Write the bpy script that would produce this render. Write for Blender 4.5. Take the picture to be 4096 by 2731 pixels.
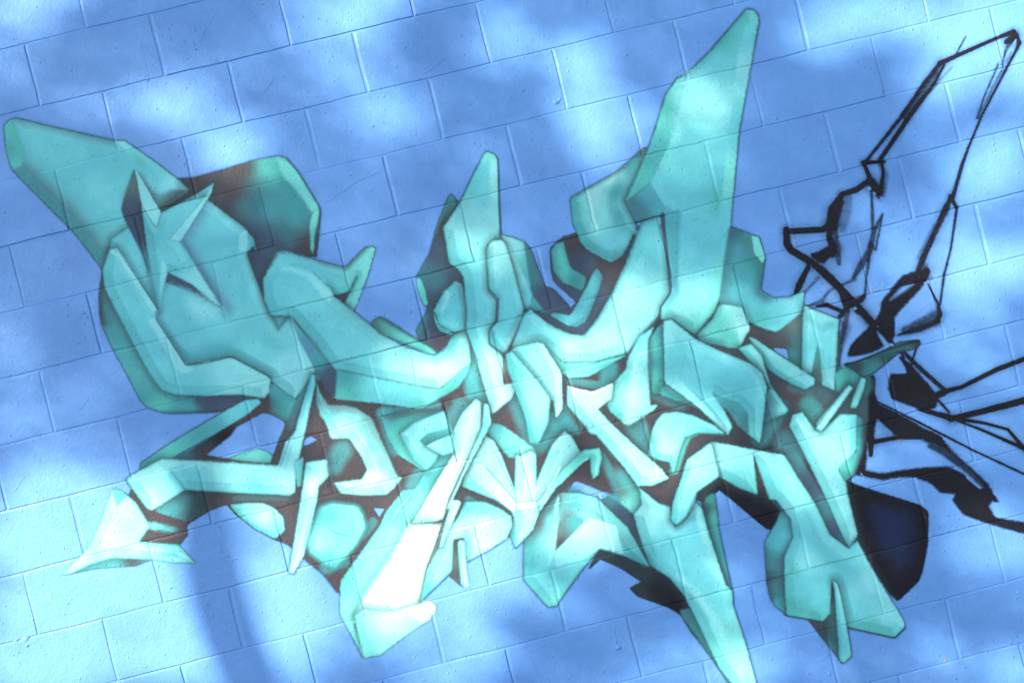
import bpy, math, random
import numpy as np
from mathutils import Matrix, Vector
random.seed(7); RNG = np.random.default_rng(11)
scene = bpy.context.scene
for o in list(bpy.data.objects): bpy.data.objects.remove(o)

# ================================================================ camera, sky, sun, exposure
BLOCK_X, BLOCK_Y = .4064, .2032                 # running bond module, 16 by 8 inches
WALL_CX, WALL_CY, CAM_D = 1.45042, -1.27135, 4.56555   # where the lens axis stands in the wall's own coordinates
YAW, PITCH, ROLL = -.0388691, -.004052, -.2439088
PHASE = .868919
EYE = 1.78                                       # height of the lens above the ground
def wall_to_world(x, y, out=0.):
    return (x-WALL_CX, -out, y-WALL_CY+EYE)
cam_data = bpy.data.cameras.new('camera'); cam = bpy.data.objects.new('camera', cam_data)
scene.collection.objects.link(cam); scene.camera = cam
cam_data.lens = 50; cam_data.sensor_width = 36; cam_data.clip_start = .05; cam_data.clip_end = 2000
rot = Matrix.Rotation(YAW, 4, 'Y') @ Matrix.Rotation(PITCH, 4, 'X') @ Matrix.Rotation(ROLL, 4, 'Z')
cam.matrix_world = Matrix.Translation((0, -CAM_D, EYE)) @ Matrix.Rotation(math.radians(90), 4, 'X') @ rot
SUN = Vector((-.62, -.62, .48)).normalized()     # towards the sun
sun_el = math.asin(SUN.z); sun_az = math.atan2(SUN.x, SUN.y)
world = bpy.data.worlds.new('World'); scene.world = world; world.use_nodes = True
wn = world.node_tree; wn.nodes.clear()
sky = wn.nodes.new('ShaderNodeTexSky'); sky.sky_type = 'NISHITA'; sky.sun_disc = False
sky.sun_elevation = sun_el; sky.sun_rotation = sun_az
bgn = wn.nodes.new('ShaderNodeBackground'); bgn.inputs['Strength'].default_value = .095
wo = wn.nodes.new('ShaderNodeOutputWorld')
wn.links.new(sky.outputs[0], bgn.inputs[0]); wn.links.new(bgn.outputs[0], wo.inputs[0])
sl_ = bpy.data.lights.new('sun', 'SUN'); sl_.energy = 5.0; sl_.angle = math.radians(.53); sl_.color = (1, .845, .67)
sun = bpy.data.objects.new('sun', sl_); scene.collection.objects.link(sun)
sun.rotation_euler = SUN.to_track_quat('Z', 'Y').to_euler(); sun.location = (-8, -12, 12)
vs = scene.view_settings; vs.view_transform = 'Standard'; vs.look = 'None'; vs.gamma = 1; vs.use_curve_mapping = False
vs.exposure = 1.8
scene.render.engine = 'CYCLES'
scene.cycles.transparent_max_bounces = 12
# ================================================================ helpers
col = scene.collection
def empty(name, loc=(0,0,0), label=None, cat=None, group=None):
    o = bpy.data.objects.new(name, None); col.objects.link(o); o.location = loc; o.empty_display_size = .2
    if label: o['label'] = label
    if cat: o['category'] = cat
    if group: o['group'] = group
    return o
def mesh_obj(name, V, F, mat, parent=None, loc=(0,0,0), smooth=False):
    me = bpy.data.meshes.new(name); me.from_pydata([tuple(v) for v in V], [], [tuple(f) for f in F]); me.update()
    if mat: me.materials.append(mat)
    if smooth: me.polygons.foreach_set('use_smooth', [True]*len(me.polygons))
    o = bpy.data.objects.new(name, me); col.objects.link(o); o.location = loc
    if parent: o.parent = parent
    return o
def quads_obj(name, V, Q, mat, parent=None, rgba=None, smooth=True):
    """numpy arrays straight into a mesh"""
    me = bpy.data.meshes.new(name); nv, nf = len(V), len(Q)
    me.vertices.add(nv); me.vertices.foreach_set('co', np.ascontiguousarray(V, np.float32).ravel())
    me.loops.add(nf*4); me.loops.foreach_set('vertex_index', np.ascontiguousarray(Q, np.int32).ravel())
    me.polygons.add(nf); me.polygons.foreach_set('loop_start', np.arange(0, nf*4, 4, dtype=np.int32))
    me.polygons.foreach_set('use_smooth', np.full(nf, smooth))
    if rgba is not None:
        a = me.color_attributes.new('paint', 'FLOAT_COLOR', 'POINT'); a.data.foreach_set('color', np.ascontiguousarray(rgba, np.float32).ravel())
    me.update(calc_edges=True); me.materials.append(mat)
    o = bpy.data.objects.new(name, me); col.objects.link(o)
    if parent: o.parent = parent
    return o
def nmat(name):
    m = bpy.data.materials.new(name); m.use_nodes = True; nt = m.node_tree
    return m, nt, nt.nodes['Principled BSDF'], nt.nodes['Material Output']
def N(nt, t, **k):
    n = nt.nodes.new(t)
    for a, b in k.items(): setattr(n, a, b)
    return n
def ramp(nt, fac, stops):
    r = N(nt, 'ShaderNodeValToRGB'); e = r.color_ramp.elements
    e[0].position, e[0].color = stops[0][0], (*stops[0][1], 1); e[1].position, e[1].color = stops[1][0], (*stops[1][1], 1)
    for p, c in stops[2:]: x = e.new(p); x.color = (*c, 1)
    nt.links.new(fac, r.inputs[0]); return r.outputs[0]
def math_(nt, op, a, b=None):
    n = N(nt, 'ShaderNodeMath', operation=op)
    for i, v in enumerate((a, b)):
        if v is None: continue
        if isinstance(v, (int, float)): n.inputs[i].default_value = v
        else: nt.links.new(v, n.inputs[i])
    return n.outputs[0]
def noise(nt, vec, scale, detail=3, rough=.55):
    n = N(nt, 'ShaderNodeTexNoise'); n.inputs['Scale'].default_value = scale; n.inputs['Detail'].default_value = detail
    n.inputs['Roughness'].default_value = rough; nt.links.new(vec, n.inputs['Vector']); return n.outputs['Fac']
def painted_relief(nt):
    """rolled masonry paint: orange peel, block pores, stray grit, long trowel waves; in world metres so it runs on from block to block"""
    g = N(nt, 'ShaderNodeNewGeometry'); pos = g.outputs['Position']
    peel = noise(nt, pos, 95, 3, .6)
    fine = noise(nt, pos, 260, 2, .6)
    wave = noise(nt, pos, 9, 3, .5)
    v = N(nt, 'ShaderNodeTexVoronoi'); v.inputs['Scale'].default_value = 42; nt.links.new(pos, v.inputs['Vector'])
    sel = math_(nt, 'GREATER_THAN', math_(nt, 'MULTIPLY', v.outputs['Color'], 1.), .78)
    grit = math_(nt, 'MULTIPLY', math_(nt, 'MAXIMUM', math_(nt, 'SUBTRACT', .16, v.outputs['Distance']), 0.), sel)
    v2 = N(nt, 'ShaderNodeTexVoronoi'); v2.inputs['Scale'].default_value = 27; nt.links.new(pos, v2.inputs['Vector'])
    sel2 = math_(nt, 'GREATER_THAN', math_(nt, 'MULTIPLY', v2.outputs['Color'], 1.), .86)
    pit = math_(nt, 'MULTIPLY', math_(nt, 'MAXIMUM', math_(nt, 'SUBTRACT', .13, v2.outputs['Distance']), 0.), sel2)
    h = math_(nt, 'ADD', math_(nt, 'MULTIPLY', peel, .9), math_(nt, 'MULTIPLY', fine, .35))
    h = math_(nt, 'ADD', h, math_(nt, 'MULTIPLY', wave, 2.2))
    h = math_(nt, 'ADD', h, math_(nt, 'MULTIPLY', grit, 9.))
    h = math_(nt, 'SUBTRACT', h, math_(nt, 'MULTIPLY', pit, 9.))
    b = N(nt, 'ShaderNodeBump'); b.inputs['Strength'].default_value = 1.; b.inputs['Distance'].default_value = .0017
    nt.links.new(h, b.inputs['Height'])
    return b.outputs['Normal'], pos
BLUE = (.089, .247, .60)
def blue_material():
    m, nt, bs, out = nmat('blue_masonry_paint')
    nrm, pos = painted_relief(nt); nt.links.new(nrm, bs.inputs['Normal'])
    c = ramp(nt, noise(nt, pos, 2.3, 4, .6), [(.3, tuple(x*.93 for x in BLUE)), (.72, (BLUE[0]*1.13, BLUE[1]*1.08, BLUE[2]*1.03))])
    oi = N(nt, 'ShaderNodeObjectInfo'); bv = math_(nt, 'ADD', math_(nt, 'MULTIPLY', oi.outputs['Random'], .07), .965)
    st = math_(nt, 'ADD', math_(nt, 'MULTIPLY', noise(nt, pos, 31, 5, .7), .22), .89); bv = math_(nt, 'MULTIPLY', bv, st)
    sc = N(nt, 'ShaderNodeVectorMath', operation='SCALE'); nt.links.new(c, sc.inputs[0]); nt.links.new(bv, sc.inputs['Scale']); c = sc.outputs[0]
    # road dust and old scuffs
    du = N(nt, 'ShaderNodeMix', data_type='RGBA'); nt.links.new(c, du.inputs['A']); du.inputs['B'].default_value = (.17, .31, .47, 1)
    df = ramp(nt, noise(nt, pos, 1.7, 6, .68), [(.55, (0,0,0)), (.8, (.5,.5,.5))]); nt.links.new(df, du.inputs['Factor']); c = du.outputs['Result']
    # specks where the coat has come away
    mx = N(nt, 'ShaderNodeMix', data_type='RGBA'); nt.links.new(c, mx.inputs['A']); mx.inputs['B'].default_value = (.42, .36, .32, 1)
    f = math_(nt, 'GREATER_THAN', noise(nt, pos, 60, 2, .5), .775); nt.links.new(f, mx.inputs['Factor'])
    nt.links.new(mx.outputs['Result'], bs.inputs['Base Color'])
    bs.inputs['Roughness'].default_value = .38; bs.inputs['Specular IOR Level'].default_value = .27
    return m
def spray_material(name, see_through):
    m, nt, bs, out = nmat(name)
    nrm, pos = painted_relief(nt); nt.links.new(nrm, bs.inputs['Normal'])
    a = N(nt, 'ShaderNodeAttribute', attribute_name='paint')
    k = math_(nt, 'ADD', math_(nt, 'MULTIPLY', noise(nt, pos, 420, 2, .6), .30), .85)      # spray grain
    mx = N(nt, 'ShaderNodeVectorMath', operation='SCALE'); nt.links.new(a.outputs['Color'], mx.inputs[0]); nt.links.new(k, mx.inputs['Scale'])
    nt.links.new(mx.outputs[0], bs.inputs['Base Color']); bs.inputs['Roughness'].default_value = .5; bs.inputs['Specular IOR Level'].default_value = .15
    if see_through:
        t = N(nt, 'ShaderNodeBsdfTransparent'); ms = N(nt, 'ShaderNodeMixShader')
        g = math_(nt, 'MULTIPLY', math_(nt, 'SUBTRACT', noise(nt, pos, 520, 1, .5), .5), 1.1)   # grainy rim of the spray
        al = a.outputs['Alpha']
        edge = math_(nt, 'MULTIPLY', math_(nt, 'MULTIPLY', al, math_(nt, 'SUBTRACT', 1., al)), 4.)
        fac = math_(nt, 'ADD', al, math_(nt, 'MULTIPLY', g, edge)); nt.nodes[-1].use_clamp = True
        nt.links.new(fac, ms.inputs[0]); nt.links.new(t.outputs[0], ms.inputs[1]); nt.links.new(bs.outputs[0], ms.inputs[2])
        nt.links.new(ms.outputs[0], out.inputs['Surface'])
    return m

# ================================================================ ground and wall
ROW_TOP, ROW_BOT = -7, 15                          # courses above and below the picture
X_LEFT, X_RIGHT = -2.4, 5.3
GROUND_Y = WALL_CY-EYE
def frange(a, b, n): return [a+(b-a)*i/(n-1) for i in range(n)]
gm, nt, bs, out = nmat('asphalt'); g = N(nt, 'ShaderNodeNewGeometry')
nt.links.new(ramp(nt, noise(nt, g.outputs['Position'], 18, 6, .7), [(.3, (.035,.037,.042)), (.7, (.07,.072,.08))]), bs.inputs['Base Color'])
bs.inputs['Roughness'].default_value = .95
ground = mesh_obj('ground', [(-900,-900,0),(900,-900,0),(900,900,0),(-900,900,0)], [(0,1,2,3)], gm); ground['kind'] = 'structure'

blue = blue_material()
wall = empty('block_wall', (0, .2, 0), 'painted concrete block wall in bright blue with dappled tree shade on it', 'wall')
JV, JH, DEP = .0014, .0009, .0027             # half joint gaps, joint depth
CL, CR, CT, CB = .0068, .0034, .0056, .0026   # worn arrises: left, right, top, bottom edge of a block
def stray_h(x, r): return .0011*(np.sin(15*x+r*3.1)+.7*np.sin(37*x+r*1.7)+.5*np.sin(83*x+r))
def stray_v(y, r): return .0010*(np.sin(31*y+r*2.3)+.8*np.sin(77*y+r*1.1))
rows = {}
for r in range(ROW_TOP, ROW_BOT+1):
    rg = np.random.default_rng(1000+r)
    n0 = math.floor(X_LEFT/BLOCK_X)-1; n1 = math.ceil(X_RIGHT/BLOCK_X)+1
    jx = np.array([(n+PHASE+.5*(r % 2))*BLOCK_X for n in range(n0, n1+1)])+rg.normal(0, .0022, n1-n0+1)
    k = len(jx)-1
    rows[r] = dict(jx=jx, dz=rg.normal(0, .0005, k), ax=rg.normal(0, .0035, k), ay=rg.normal(0, .006, k),
                   gap=np.abs(rg.normal(1, .6, k+1)).clip(.2, 2.4))
row_y = {r: -r*BLOCK_Y+np.random.default_rng(500+r).normal(0, .0012) for r in range(ROW_TOP, ROW_BOT+2)}
row_g = {r: float(np.clip(np.random.default_rng(700+r).normal(1, .55), .3, 2.2)) for r in range(ROW_TOP, ROW_BOT+2)}
def wall_height(x, y):
    """how far the painted face stands out at a point of the wall (metres)"""
    h = np.zeros(x.shape)
    yy = np.array([row_y[r] for r in range(ROW_TOP, ROW_BOT+2)])
    ri = np.clip(np.searchsorted(-yy, -y)-1, 0, len(yy)-2)
    rr = ri+ROW_TOP;
    up = y > yy[ri]+stray_h(x, rr); dn = y <= yy[ri+1]+stray_h(x, rr+1)
    ri = np.clip(ri-up.astype(int)+dn.astype(int), 0, len(yy)-2)
    for i in np.unique(ri):
        r = ROW_TOP+int(i); m = ri == i; R = rows[r]; xs = x[m]; ys = y[m]
        ci = np.clip(np.searchsorted(R['jx'], xs-stray_v(ys, r))-1, 0, len(R['jx'])-2)
        x0, x1 = R['jx'][ci]+stray_v(ys, r), R['jx'][ci+1]+stray_v(ys, r); y1, y0 = row_y[r]+stray_h(xs, r), row_y[r+1]+stray_h(xs, r+1)
        gl, gr = R['gap'][ci], R['gap'][ci+1]
        def prof(d, c): t = np.clip(d/c, 0, 1); return np.where(d > 0, DEP*t, 0)
        e = np.minimum.reduce([prof(xs-x0-JV*gl, CL), prof(x1-JV*gr-xs, CR),
                               prof(ys-y0-JH*row_g[r+1], CB), prof(y1-JH*row_g[r]-ys, CT)])
        face = R['dz'][ci]+R['ax'][ci]*(xs-(x0+x1)/2)+R['ay'][ci]*(ys-(y0+y1)/2)
        h[m] = np.where(e > 0, -DEP+e*(1+face/DEP), -DEP)
    return h
far_V, far_F = [], []; nblock = 0
wmat = wall.matrix_world
def in_view(xa, xb, ya, yb):
    cx, cy = (xa+xb)/2-WALL_CX, (ya+yb)/2-WALL_CY
    c, s = math.cos(ROLL), math.sin(ROLL); u, v = c*cx+s*cy, -s*cx+c*cy
    return abs(u-.18) < 1.95 and abs(v) < 1.36
for r in range(ROW_TOP, ROW_BOT):
    R = rows[r]; y1 = row_y[r]-JH*row_g[r]; y0 = row_y[r+1]+JH*row_g[r+1]
    if y1 < GROUND_Y: continue
    y0 = max(y0, GROUND_Y-.1)
    for c in range(len(R['jx'])-1):
        x0 = R['jx'][c]+JV*R['gap'][c]; x1 = R['jx'][c+1]-JV*R['gap'][c+1]
        mx, my = (x0+x1)/2, (y0+y1)/2
        NX, NY = 6, 3
        ring = [(i/NX, 0) for i in range(NX)]+[(1, i/NY) for i in range(NY)]+[(1-i/NX, 1) for i in range(NX)]+[(0, 1-i/NY) for i in range(NY)]
        V = []; n = len(ring)
        for (ins, dep) in ((0, .15), (0, DEP), (1, 0)):
            for (p, q_) in ring:
                xl, xr, yb_, yt = x0+CL*ins, x1-CR*ins, y0+CB*ins, y1-CT*ins
                x = xl+(xr-xl)*p; y = yb_+(yt-yb_)*q_
                if dep < .1:
                    sy = stray_h(x, r+1)*(1-q_)+stray_h(x, r)*q_; sx = stray_v(y, r); x += sx; y += sy
                o_ = -dep if dep else R['dz'][c]+R['ax'][c]*(x-mx)+R['ay'][c]*(y-my)
                V.append((x-mx, -o_, y-my))
        F = [tuple(range(n))[::-1], tuple(range(2*n, 3*n))]
        for b in (0, n):
            for i in range(n): j = (i+1) % n; F.append((b+i, b+j, b+n+j, b+n+i))
        wx, wy, wz = wall_to_world(mx, my)
        if in_view(x0, x1, y0, y1):
            o = mesh_obj('concrete_block', V, F, blue, wall, (wx, -.2, wz)); nblock += 1
        else:
            k = len(far_V); far_V += [(a+wx, b-.2, d+wz) for a, b, d in V]; far_F += [tuple(i+k for i in f) for f in F]
o = mesh_obj('outer_blocks', far_V, far_F, blue, wall); o['kind'] = 'stuff'
zt = row_y[ROW_TOP]-WALL_CY+EYE; xa, xb = rows[0]['jx'][0]-WALL_CX, rows[0]['jx'][-1]-WALL_CX
ya, yb = DEP-.2, -.03
def box(x0,x1,y0,y1,z0,z1):
    return [(x0,y0,z0),(x1,y0,z0),(x1,y1,z0),(x0,y1,z0),(x0,y0,z1),(x1,y0,z1),(x1,y1,z1),(x0,y1,z1)], [(0,3,2,1),(4,5,6,7),(0,1,5,4),(1,2,6,5),(2,3,7,6),(3,0,4,7)]
mesh_obj('mortar_joint', *box(xa, xb, ya, yb, -.05, zt-.004), blue, wall)
print('blocks', nblock)

# ---------------------------------------------------------------- mural painting
CS = 0.5          # canvas samples per design unit
MG = 160          # margin of the design sheet
CW, CH = int((4096+2*MG)*CS), int((2731+2*MG)*CS)
RGB = np.zeros((CH, CW, 3), np.float32)
ALP = np.zeros((CH, CW), np.float32)
PID = np.zeros((CH, CW), np.int16)          # which painted piece is on top
PIECES = [None]                              # (group, name, label)
ORG = dict(A=(0,0),B=(1300,0),C=(2596,0),D=(0,900),E=(1300,900),F=(2596,900),G=(0,1731),H=(1300,1731),I=(2596,1731))
PAL = dict(w=(192,238,236),p=(152,226,224),l=(130,217,220),t=(100,202,211),q=(94,195,208),m=(80,172,182),
           g=(84,190,182),e=(56,142,140),d=(62,122,132),n=(60,80,102),b=(68,67,73),k=(25,28,37),u=(84,150,176),
           c=(130,221,226),f=(114,216,209),h=(68,160,166),x=(44,62,68),B=(96,150,228),j=(84,112,112),N=(30,44,76))
def _smooth(a, n):
    for _ in range(n): a = (a+np.roll(a,1,0)+np.roll(a,-1,0)+np.roll(a,1,1)+np.roll(a,-1,1))/5
    return (a-a.mean())/a.std()
_g = np.random.default_rng(3)
GRAIN = (.6*_smooth(_g.normal(size=(CH, CW)), 1)+.5*_smooth(_g.normal(size=(CH, CW)), 8)).astype(np.float32)   # spatter of the spray cap
CLOUD = _smooth(np.kron(_g.normal(size=(CH//16+1, CW//16+1)), np.ones((16,16)))[:CH,:CW], 60).astype(np.float32)
STREAK = _g.normal(size=(CH, CW))
for _k in range(14): STREAK = (STREAK+np.roll(np.roll(STREAK, 1, 0), -1, 1)*.8+np.roll(np.roll(STREAK, -1, 0), 1, 1)*.8)/2.6
STREAK = ((STREAK-STREAK.mean())/STREAK.std()).astype(np.float32)
def lin(c):
    c = np.asarray(c, np.float64)/255
    return np.where(c <= .04045, c/12.92, ((c+.055)/1.055)**2.4)
def pts(s):
    out = []; t = 'A'; n = []
    for w in s.split():
        if w.isalpha(): t = w
        else:
            x, y = w.split(',')
            o = ORG[t]; out.append((o[0]+float(x)/1.568, o[1]+float(y)/1.568))
    return np.array(out)
def chaikin(p, r, it=1, closed=True):
    for _ in range(it):
        a = p; b = np.roll(p, -1, 0)
        if not closed: a, b = p[:-1], p[1:]
        q = np.empty((len(a)*2, 2)); q[0::2] = a+(b-a)*r; q[1::2] = a+(b-a)*(1-r)
        if not closed: q = np.vstack([p[:1], q[1:-1] if len(q) > 2 else q, p[-1:]])
        p = q
    return p
def window(p, pad):
    x0 = max(0, int((p[:,0].min()-pad+MG)*CS)); x1 = min(CW, int((p[:,0].max()+pad+MG)*CS)+2)
    y0 = max(0, int((p[:,1].min()-pad+MG)*CS)); y1 = min(CH, int((p[:,1].max()+pad+MG)*CS)+2)
    if x1 <= x0 or y1 <= y0: return None
    X, Y = np.meshgrid((np.arange(x0,x1, dtype=np.float32)+.5)/CS-MG, (np.arange(y0,y1, dtype=np.float32)+.5)/CS-MG)
    return (slice(y0,y1), slice(x0,x1)), X, Y
def segdist(X, Y, p, closed, wid=None):
    """distance to polyline; with wid the distance is divided by the local half width"""
    best = np.full(X.shape, 1e9, np.float32)
    n = len(p)
    for i in range(n if closed else n-1):
        a = p[i]; j = (i+1) % n; b = p[j]; d = b-a; L = d@d
        t = np.clip(((X-a[0])*d[0]+(Y-a[1])*d[1])/(L+1e-9), 0, 1)
        D = np.hypot(X-a[0]-t*d[0], Y-a[1]-t*d[1])
        if wid is not None: D = D/(wid[i]+(wid[j]-wid[i])*t)
        np.minimum(best, D, out=best)
    return best
def inside(X, Y, p):
    c = np.zeros(X.shape, bool); n = len(p)
    for i in range(n):
        a, b = p[i], p[(i+1) % n]
        if a[1] == b[1]: continue
        m = ((a[1] > Y) != (b[1] > Y))
        c ^= m & (X < (b[0]-a[0])*(Y-a[1])/(b[1]-a[1])+a[0])
    return c
def sstep(x): x = np.clip(x, 0, 1); return x*x*(3-2*x)
def wobble(X, Y, s, k):
    return (np.sin(X/s+k)*np.cos(Y/(s*1.3)-k*2)+np.sin(X/(s*.43)+Y/(s*.6)+k*3)*.5)/1.5
def over(sl, a, col, pid=None, own=None):
    A = ALP[sl]; R = RGB[sl]
    na = a+A*(1-a)
    w = np.where(na > 1e-4, a/np.maximum(na, 1e-4), 0)[..., None]
    RGB[sl] = R*(1-w)+col*w
    ALP[sl] = na
    if pid is not None: PID[sl] = np.where(own, pid, PID[sl])
def P(group, name, s, fill, edges=(), soft=4., rnd=.12, halo=(8, 'x', .4), label=None, it=1):
    """one airbrushed piece: outline, colour samples (x y colour per tile string), clipped edge fades"""
    p = pts(s)
    if rnd: p = chaikin(p, rnd, it)
    hw = halo[0] if halo else 0
    big = 46. if name in ('letter_face',) and group == 'lettering' else 0.
    W = window(p, max(soft, hw*1.4, big)+4)
    if W is None: return
    sl, X, Y = W; gr = GRAIN[sl]
    D = segdist(X, Y, p, True); I = inside(X, Y, p)
    sd = np.where(I, D, -D)
    if big:                                  # the soft drop shade airbrushed round each letter part, on the paint only
        a = .52*sstep(1-np.maximum(-sd, 0)/big)**1.5*ALP[sl]*(1+.12*gr)
        over(sl, np.clip(a, 0, 1).astype(np.float32), lin(PAL['x']))
    if halo:
        a = halo[2]*sstep(1-np.maximum(-sd, 0)/(hw*1.4))
        over(sl, a.astype(np.float32), lin(PAL[halo[1]]))
    if isinstance(fill, str) and len(fill) == 1: col = np.broadcast_to(lin(PAL[fill]), X.shape+(3,))
    else:
        num = 0; den = 0; t = 'A'; cur = None
        for w in fill.split():
            if w.isalpha() and len(w) == 1 and w.isupper() and cur is None: t = w; continue
            if ',' in w: cur = w; continue
            x, y = map(float, cur.split(',')); o = ORG[t]; x = o[0]+x/1.568; y = o[1]+y/1.568; cur = None
            wt = 1/(((X-x)**2+(Y-y)**2)/900+1)**1.6
            num = num+wt[..., None]*np.sqrt(lin(PAL[w])); den = den+wt
        col = (num/den[..., None])**2
    col = np.array(col, np.float32)
    for (es, wdt, ec, ea) in edges:
        ep = pts(es)
        d = segdist(X, Y, ep, False) if len(ep) > 1 else np.hypot(X-ep[0][0], Y-ep[0][1])
        a = (ea*sstep(1-d/(wdt/1.568)))[..., None]
        col = col*(1-a)+lin(PAL[ec])*a
    if big:                                  # rims deepened, middle lifted
        gy_, gx_ = np.gradient(sd); gn = np.hypot(gx_, gy_)+1e-6
        L = (-gx_*.75+gy_*.66)/gn                # bevel planes: pale towards the upper right, deep towards the lower left
        bw = np.clip(.09*math.sqrt(np.ptp(p[:,0])*np.ptp(p[:,1])), 12, 38)
        band = sstep((bw-sd)/7.+.5)
        a = (.34*band*np.clip(L, 0, 1))[..., None]; col = col*(1-a)+lin(PAL['l'])*a
        a = (.52*band*np.clip(-L, 0, 1)*(1+.1*gr))[..., None]; col = col*(1-a)+lin(PAL['h'])*a
        a = (.30*sstep(1-sd/13.)*(1+.15*gr))[..., None]; col = col*(1-a)+lin(PAL['h'])*a
        a = (.05*sstep((sd-25)/70.))[..., None]; col = col*(1-a)+lin(PAL['p'])*a
    col = col*(1+.018*CLOUD[sl]+.02*gr)[..., None]
    if name: PIECES.append((group, name, label)); pid = len(PIECES)-1
    else: pid = None
    over(sl, sstep((sd+soft*1.25)/(2.5*soft)+.10*gr*(np.abs(sd) < soft*1.6)).astype(np.float32), col, pid, sd > 0)
def E(s, soft=4., rnd=.1):
    """bare wall left showing"""
    p = pts(s)
    if rnd: p = chaikin(p, rnd, 1)
    sl, X, Y = window(p, 12)
    sd = segdist(X, Y, p, True)*np.where(inside(X, Y, p), 1, -1)
    a = sstep((sd+soft)/(2*soft))
    ALP[sl] *= 1-a
def T(group, name, s, wid, col='k', hard=.75, alpha=1., label=None, dry=0., rnd=.2):
    """a sprayed stroke; wid = list of full widths (tile units) at the points"""
    p = pts(s); wid = np.array(wid if hasattr(wid, '__len__') else [wid]*len(p), float)/1.568/2
    if len(wid) != len(p): wid = np.interp(np.linspace(0,1,len(p)), np.linspace(0,1,len(wid)), wid)
    W = window(p, wid.max()*1.5+6)
    if W is None: return
    sl, X, Y = W
    d = segdist(X, Y, p, False, wid)
    soft = np.maximum(1-hard, 4/ max(wid.mean(),4))
    a = alpha*sstep((1+soft*.5-d)/soft)
    gr = GRAIN[sl]
    a = np.clip(a+(.10 if hard < .12 else .28)*gr*a*(1-a)*2, 0, 1)
    if dry: a = a*np.clip(1-dry*(.55+.55*STREAK[sl]), 0, 1)
    pid = None
    if name: PIECES.append((group, name, label)); pid = len(PIECES)-1
    over(sl, a.astype(np.float32), np.broadcast_to(lin(PAL[col]), X.shape+(3,)).astype(np.float32), pid, d < .97)
G = 'lettering'; K = 'outline'
NH = None; SH = (14, 'x', .5)
def face(*a, **k): P(G, 'letter_face', *a, **k)
def side(*a, **k): P(G, 'letter_side', *a, **k)
def high(*a, **k): k.setdefault('halo', None); P(G, 'highlight', *a, **k)
def dark(*a, **k): k.setdefault('halo', (8,'b',.4)); P(G, 'letter_shadow', *a, **k)
def line(s, w, col='x', alpha=.85, hard=.5): T(G, None, s, w, col, hard, alpha)

# --- black sketch of the unfinished letter on the right (under the turquoise)
def ink(s, w, **k):
    w = [x*.74 for x in w]; h = k.get('hard', .75); k['hard'] = h*.66
    T(K, None, s, [x*2.1+6 for x in w], hard=0., alpha=.13*k.get('alpha', 1.))
    T(K, 'sketch_stroke', s, w, **k)
def blot(s, fill='k', **k): k.setdefault('soft', 6); k.setdefault('halo', None); k.setdefault('rnd', .1); P(K, 'black_fill', s, fill, **k)
ink('C 2290,235 2240,265', [60,40], hard=.4)
ink('C 2285,200 2180,240 1930,350 1820,400', [40,28,34,42], hard=.55)
ink('C 1985,230 1920,350', [8,14], hard=.6, alpha=.8)
ink('C 2300,205 2320,270 2310,300', [22,40,26], hard=.5)
ink('C 2295,215 2235,320 2215,410', [50,22,14], hard=.3, alpha=.75, dry=.3)
ink('C 1830,395 1720,530 1580,740 1350,1025', [40,36,26,26], hard=.5, dry=.25)
ink('C 1850,410 1790,520 1640,720 1450,1000', [18,30,40,38], hard=.5, dry=.15)
ink('C 1800,450 1600,740', [50,30], hard=.1, alpha=.55)
ink('C 1345,1020 1480,1015', [40,14], hard=.6)
ink('C 1350,1030 1385,1120 1410,1190', [30,40,60], hard=.6)
ink('C 1455,1000 1470,1080 1455,1180', [30,24,40], hard=.5)
ink('C 1400,1150 1445,1210', [70,60], hard=.4)
ink('C 1430,1180 1440,1240', [70,20], hard=.1, alpha=.7)
ink('C 1395,1190 1400,1350 1400,1440', [16,30,20], hard=.2, alpha=.6)
ink('C 2310,300 2240,430 2090,720 2000,930 1960,1040 1905,1235', [24,22,14,20,30,34], hard=.45, dry=.2)
ink('C 2190,400 2100,610 2060,740', [16,14,24], hard=.2, alpha=.7, dry=.3)
ink('C 1890,1235 1930,1310', [44,20], hard=.6)
ink('C 1890,1240 1860,1310 1800,1440 1740,1568 F 1690,280', [30,60,46,50,50], hard=.35, dry=.25)
ink('C 1930,1300 1915,1400 1890,1568 F 1850,310 1825,500', [22,22,16,22,14], hard=.35, alpha=.8)
ink('C 1385,1130 1300,1190 1210,1220', [40,50,40], hard=.65)
ink('C 1215,1215 1150,1310 1140,1400', [44,70,80], hard=.7)
ink('C 1200,1270 1170,1350 1165,1430', [60,70,50], hard=.15, alpha=.8)
ink('C 1140,1400 1090,1440 900,1450 860,1450', [60,50,50,44], hard=.75)
ink('C 860,1440 865,1530 890,1568 F 1030,240', [50,60,60,60], hard=.75)
ink('C 1140,1400 1130,1490 1160,1568 F 1150,190', [60,50,60,40], hard=.7)
ink('F 1165,20 1180,150 1190,240', [30,60,40], hard=.05, alpha=.55)
ink('F 1030,190 1080,200 1160,140', [40,110,60], hard=.55)
ink('C 1460,1350 1410,1450 1385,1568 F 1330,250 1280,330', [16,40,50,60,30], hard=.15, alpha=.7, dry=.2)
ink('C 1465,1340 1440,1460 1420,1568 F 1390,120 1360,350 1350,460', [10,20,14,30,20,20], hard=.3, alpha=.6)
ink('F 1290,340 1130,410 1080,480 960,520', [30,16,40,10], hard=.1, alpha=.45)
ink('F 1060,330 960,440', [30,16], hard=.1, alpha=.4)
ink('F 1000,260 940,380 915,440', [40,56,30], hard=.75)
ink('F 1030,240 1130,330 1290,490 1420,630', [56,70,52,50], hard=.75)
ink('F 1300,500 1420,640 1540,760', [40,44,20], hard=.7)
ink('F 1190,400 1240,500 1330,470', [30,70,40], hard=.6)
ink('F 1350,440 1240,520 1190,580 1215,570', [16,40,30,16], hard=.6)
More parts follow.
